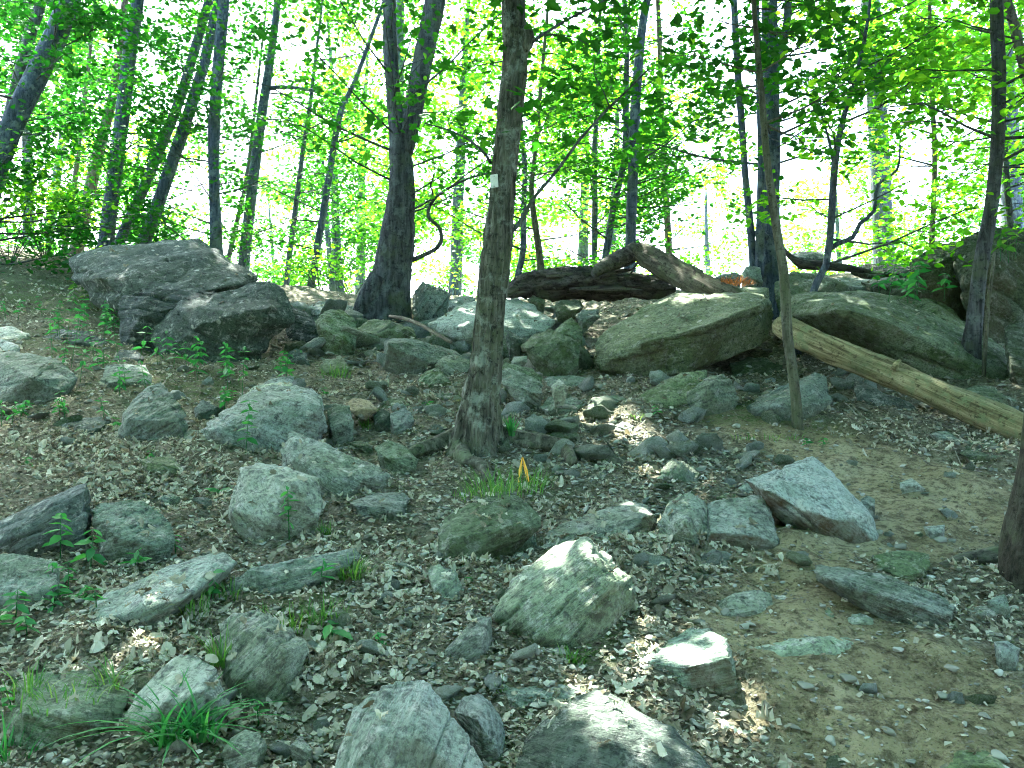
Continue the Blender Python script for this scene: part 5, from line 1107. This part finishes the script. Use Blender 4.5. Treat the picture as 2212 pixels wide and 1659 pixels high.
def surf(px, py, dmax=11):
    dr = (P(px, py, 1.0)-Vector((0, 0, CAMZ))).normalized()
    ok, loc, nn, idx, ob, mw = S.ray_cast(DG, Vector((0, 0, CAMZ)), dr)
    return loc if ok and loc.y < dmax and ob.name.split('.')[0] not in ('trunk', 'crown', 'leaf_litter', 'upper_crown', 'grass_tuft') else onground(px, py, dmax)
bpy.context.view_layer.update(); DG = bpy.context.evaluated_depsgraph_get()
def tuft(px, py, n, L, spread, label, lean=.7, w_=.005, m='grass', name='grass_tuft', cat='grass', group=None, p=None):
    p = p or surf(px, py); V, Q, r = blades(n, L, spread, lean, w_)
    o = link(name, mesh_np(name, V, Q, M[m], attr={'rnd': r}), loc=p); return tag(o, label, cat, group)
tuft(1090, 1062, 120, .17, .19, 'fine bright green grass at the roots of the blazed tree', w_=.004)
tuft(1150, 1050, 70, .16, .12, 'taller wispy grass right side of the blazed tree roots', w_=.0035)
tuft(1000, 1078, 45, .10, .09, 'short sparse grass left below the blazed tree roots', w_=.004)
tuft(630, 1345, 110, .10, .14, 'spreading grass patch above the finely layered block', w_=.004)
tuft(700, 1330, 55, .10, .09, 'small grass patch right of the finely layered block', w_=.004)
tuft(478, 1432, 70, .15, .035, 'upright yellow green grass left of the finely layered block', w_=.0045, lean=.5)
tuft(420, 1330, 36, .13, .05, 'wispy grass at the undercut of the long rough slab', w_=.004)
tuft(500, 1290, 30, .12, .05, 'wispy grass at the left end of the narrow slab', w_=.004)
tuft(765, 1245, 70, .12, .06, 'dense grass clump at the right end of the narrow slab', w_=.0045)
tuft(700, 1150, 36, .09, .04, 'bluish grass clump under the chunky rock', w_=.004)
tuft(370, 1600, 60, .26, .05, 'broad bladed arching grass at the bottom left', lean=1.1, w_=.012, m='herb')
tuft(440, 1590, 40, .22, .05, 'broad bladed grass beside the round stone at bottom left', lean=1.1, w_=.011, m='herb')
tuft(20, 1640, 45, .20, .07, 'tall dark grass in the bottom left corner', lean=.7, w_=.006, m='herb')
tuft(130, 1510, 45, .09, .12, 'fine grass growing over the low mossy rock', w_=.004)
tuft(240, 1480, 36, .13, .05, 'drooping grass on the right shoulder of the mossy rock', w_=.004, lean=1)
tuft(60, 1490, 36, .12, .07, 'thin grass on the left of the low mossy rock', w_=.004)
tuft(1240, 1425, 60, .075, .055, 'short grass tuft under the central boulder', w_=.004)
tuft(1080, 1492, 18, .07, .02, 'tiny grass sprig left of the flat slab', w_=.003)
tuft(725, 815, 60, .18, .15, 'green grass below the upright greenish rock', w_=.006)
tuft(790, 925, 36, .12, .05, 'grass sprig under the tan stone', w_=.004)
tuft(800, 1058, 34, .07, .05, 'grass on top of the thin grey slab', w_=.004)
tuft(1660, 945, 60, .07, .28, 'sparse green grass at the foot of the thin front sapling', w_=.005)
tuft(1105, 940, 30, .16, .02, 'single leafy shoot against the blazed tree right side', w_=.012, m='herb', lean=.4)
tuft(1375, 905, 20, .1, .05, 'thin sprout by the wedge shaped rock', w_=.004)
tuft(1575, 612, 240, .12, .26, 'heap of orange dead needles on the right crest', m='orange', name='needle_heap', cat='needles', w_=.006, lean=1.2, p=P(1575, 614, 9.4))
# bent yellow blade by the tree
a = tag(empty('dry_leaf', surf(1130, 1050)), 'bright orange bent dry leaf blade in the grass by the blazed tree', 'leaf')
dd = a.location.y
for pth in (((1122, 1042), (1124, 1015), (1128, 988)), ((1142, 1045), (1136, 1015), (1129, 987))):
    V = []
    for i, (x, y) in enumerate(pth):
        p = np.array(P(x, y, dd))-np.array(a.location); ww = (.006, .010, .002)[i]; V += [p+np.array([-ww, 0, 0]), p+np.array([0, -.004, 0]), p+np.array([ww, 0, 0])]
    Q = [[0, 1, 4, 3], [1, 2, 5, 4], [3, 4, 7, 6], [4, 5, 8, 7]]
    link('blade', mesh_np('blade', np.array(V), np.array(Q), M['yellowleaf'], attr={'rnd': RNG.random(4)}), a)
LANCE = np.array([[0, 0, 0], [.25, .22, .03], [.6, .20, .0], [1, 0, -.14], [.6, -.20, .0], [.25, -.22, .03]])
LM = {}
def leaf_data(m):
    if m not in LM: LM[m] = [mesh_np('leaf', LANCE*np.array([1, s_, 1]), LEAFQ, M[m], attr={'rnd': np.array([r_, r_])}) for r_, s_ in ((.15, 1), (.4, 1.15), (.6, .9), (.85, 1))]
    return LM[m]
def herb(px, py, hgt, n, label, L=.06, group=None, pairs=True, lean=None, stems=1, sp=.05, m='herb', p=None):
    p = p or onground(px, py, 11); root = tag(empty('seedling_plant', p), label, 'plant', group); L *= 1.3
    if stems > 1: n = max(4, int(n*.7)); L *= .8
    for s_ in range(stems):
        off = np.array([RNG.normal(0, sp), RNG.normal(0, sp), 0]) if stems > 1 else np.zeros(3)
        hh = hgt*(RNG.uniform(.6, 1.1) if stems > 1 else 1); ln = RNG.normal(0, .14, 2) if lean is None else np.array(lean)
        top = off+np.array([ln[0]*hh, ln[1]*hh, hh]); st = Acc(); st.tube([off-np.array([0, 0, .02]), (off+top)/2+np.array([0, 0, .01]), top], [.0028, .0022, .0012], segs=5, step=.04)
        so_ = link('stem', st.mesh('stem', M['herb']), root)
        for i in range(n):
            t = .25+.75*(i+1)/n; b = off+(top-off)*t; az = i*1.57+RNG.normal(0, .4)
            for q in ((0, math.pi) if pairs else (0,)):
                a2 = az+q; l = L*(1.15-.5*t)*RNG.uniform(.8, 1.2); dr = Vector((math.cos(a2), math.sin(a2), RNG.uniform(-.75, .35))).normalized(); sd = Vector((-math.sin(a2), math.cos(a2), RNG.normal(0, .45))); sd = (sd-dr*sd.dot(dr)).normalized(); nz = dr.cross(sd)
                lf = link('leaf', leaf_data(m)[int(RNG.integers(4))], so_)
                lf.matrix_basis = Matrix(((dr.x*l, sd.x*l, nz.x*l, b[0]), (dr.y*l, sd.y*l, nz.y*l, b[1]), (dr.z*l, sd.z*l, nz.z*l, b[2]), (0, 0, 0, 1)))
    return root
herb(530, 985, .36, 9, 'tall leafy seedling standing before the large flat topped rock', .07)
herb(650, 935, .25, 6, 'leafy seedling at the right corner of the large flat topped rock', .07)
herb(520, 850, .40, 9, 'upright leafy plant in front of the dark hollow, left of two', .09, stems=2)
herb(610, 830, .36, 8, 'upright leafy plant in front of the dark hollow, right of two', .09, stems=2)
herb(395, 815, .34, 7, 'leafy plant at the foot of the cracked boulder, middle of the row', .10, stems=3, sp=.1)
herb(455, 825, .32, 7, 'leafy plant at the foot of the cracked boulder, right of the row', .10, stems=3, sp=.1)
herb(330, 790, .36, 7, 'leafy plant at the foot of the cracked boulder, left of the row', .10, stems=3, sp=.1)
herb(190, 800, .55, 8, 'bushy weed clump between the left boulder and cracked boulder', .08, stems=6, sp=.18)
herb(240, 720, .40, 8, 'dense weeds against the left side of the cracked boulder', .08, stems=5, sp=.24)
herb(110, 700, .30, 7, 'low weeds on the leafy slope at far left', .08, stems=4, sp=.25)
herb(170, 660, .34, 6, 'yellowish weeds under the overhang of the cracked boulder', .11, stems=5, sp=.2, m='grass')
herb(40, 930, .20, 6, 'weeds draped over the boulder at the left edge', .075, stems=6, sp=.15)
herb(130, 920, .22, 6, 'leafy stems in front of the boulder at the left edge', .07, stems=4, sp=.1)
herb(265, 860, .25, 6, 'leafy stems behind the pale domed rock', .08, stems=4, sp=.1)
herb(130, 1205, .21, 6, 'leafy seedling in front of the big triangular rock', .07)
herb(195, 1225, .18, 5, 'leafy seedling in the gap beside the big triangular rock', .07)
herb(120, 1290, .16, 5, 'pale stemmed seedling beside the smooth grey rock', .06, stems=2)
herb(625, 1165, .26, 8, 'thin seedling climbing the face of the chunky rock', .055)
herb(290, 1235, .09, 4, 'small seedling below the rounded pale rock', .06)
herb(690, 1295, .12, 4, 'little seedling at the right end of the narrow slab', .06)
herb(460, 1320, .12, 5, 'little seedling under the right tip of the rough slab', .05)
herb(470, 1055, .05, 2, 'flat green lobed leaf sprout in the litter', .09)
herb(100, 1330, .12, 4, 'broad leaved sprout in litter at lower left', .08, stems=3, sp=.08)
herb(50, 1370, .10, 4, 'green sprout at the left edge in litter', .07, stems=3, sp=.08)
herb(720, 1395, .06, 2, 'pair of broad leaves beside the layered block', .10)
herb(1005, 1275, .03, 2, 'single green leaf beside the pale standing stone', .05, pairs=False)
herb(920, 890, .08, 3, 'small green sprout in litter left of the blazed tree', .06)
herb(1120, 735, .14, 4, 'small green plant left of the cube shaped rock', .06, p=None)
herb(1990, 640, .35, 6, 'fern like plant in front of the dark outcrop', .14, stems=5, sp=.2, p=P(1990, 650, 8.2))
herb(1920, 620, .3, 6, 'leafy plant on the crest left of the dark outcrop', .12, stems=4, sp=.2, p=P(1920, 635, 8.8))
herb(2170, 530, .3, 6, 'bright green leaves at the top of the dark outcrop', .13, stems=4, sp=.15, p=P(2165, 560, 8.0), m='grass')
herb(1765, 965, .06, 3, 'small seedling by the rock with the white lichen spot', .05, stems=2)
for i, (px, py) in enumerate([(60, 1010), (330, 1000), (250, 940), (560, 930), (700, 860), (1290, 890), (1420, 920), (820, 1420), (380, 1190), (210, 1350), (30, 1560), (560, 1560)]):
    herb(px, py, RNG.uniform(.05, .1), 3, 'tiny green seedling poking through the dead leaves', .045, group='tiny seedlings in the litter')

for px, py, hh, st, lab in [(150, 745, .36, 5, 'tall weeds left of the mossy sunken rock'), (215, 830, .34, 5, 'dense weed clump right of the left edge boulder'), (290, 720, .30, 4, 'weeds in the notch left of the cracked boulder middle block'),
        (425, 800, .26, 3, 'weeds pressed against the leaning lower block'), (480, 880, .18, 3, 'low weeds on the mossy ground below the cracked boulder'), (660, 800, .22, 3, 'weeds at the right end of the dark hollow'), (20, 840, .2, 4, 'weeds on the far left edge boulder top')]:
    herb(px, py, hh, 5, lab, .09, stems=st, sp=.16)
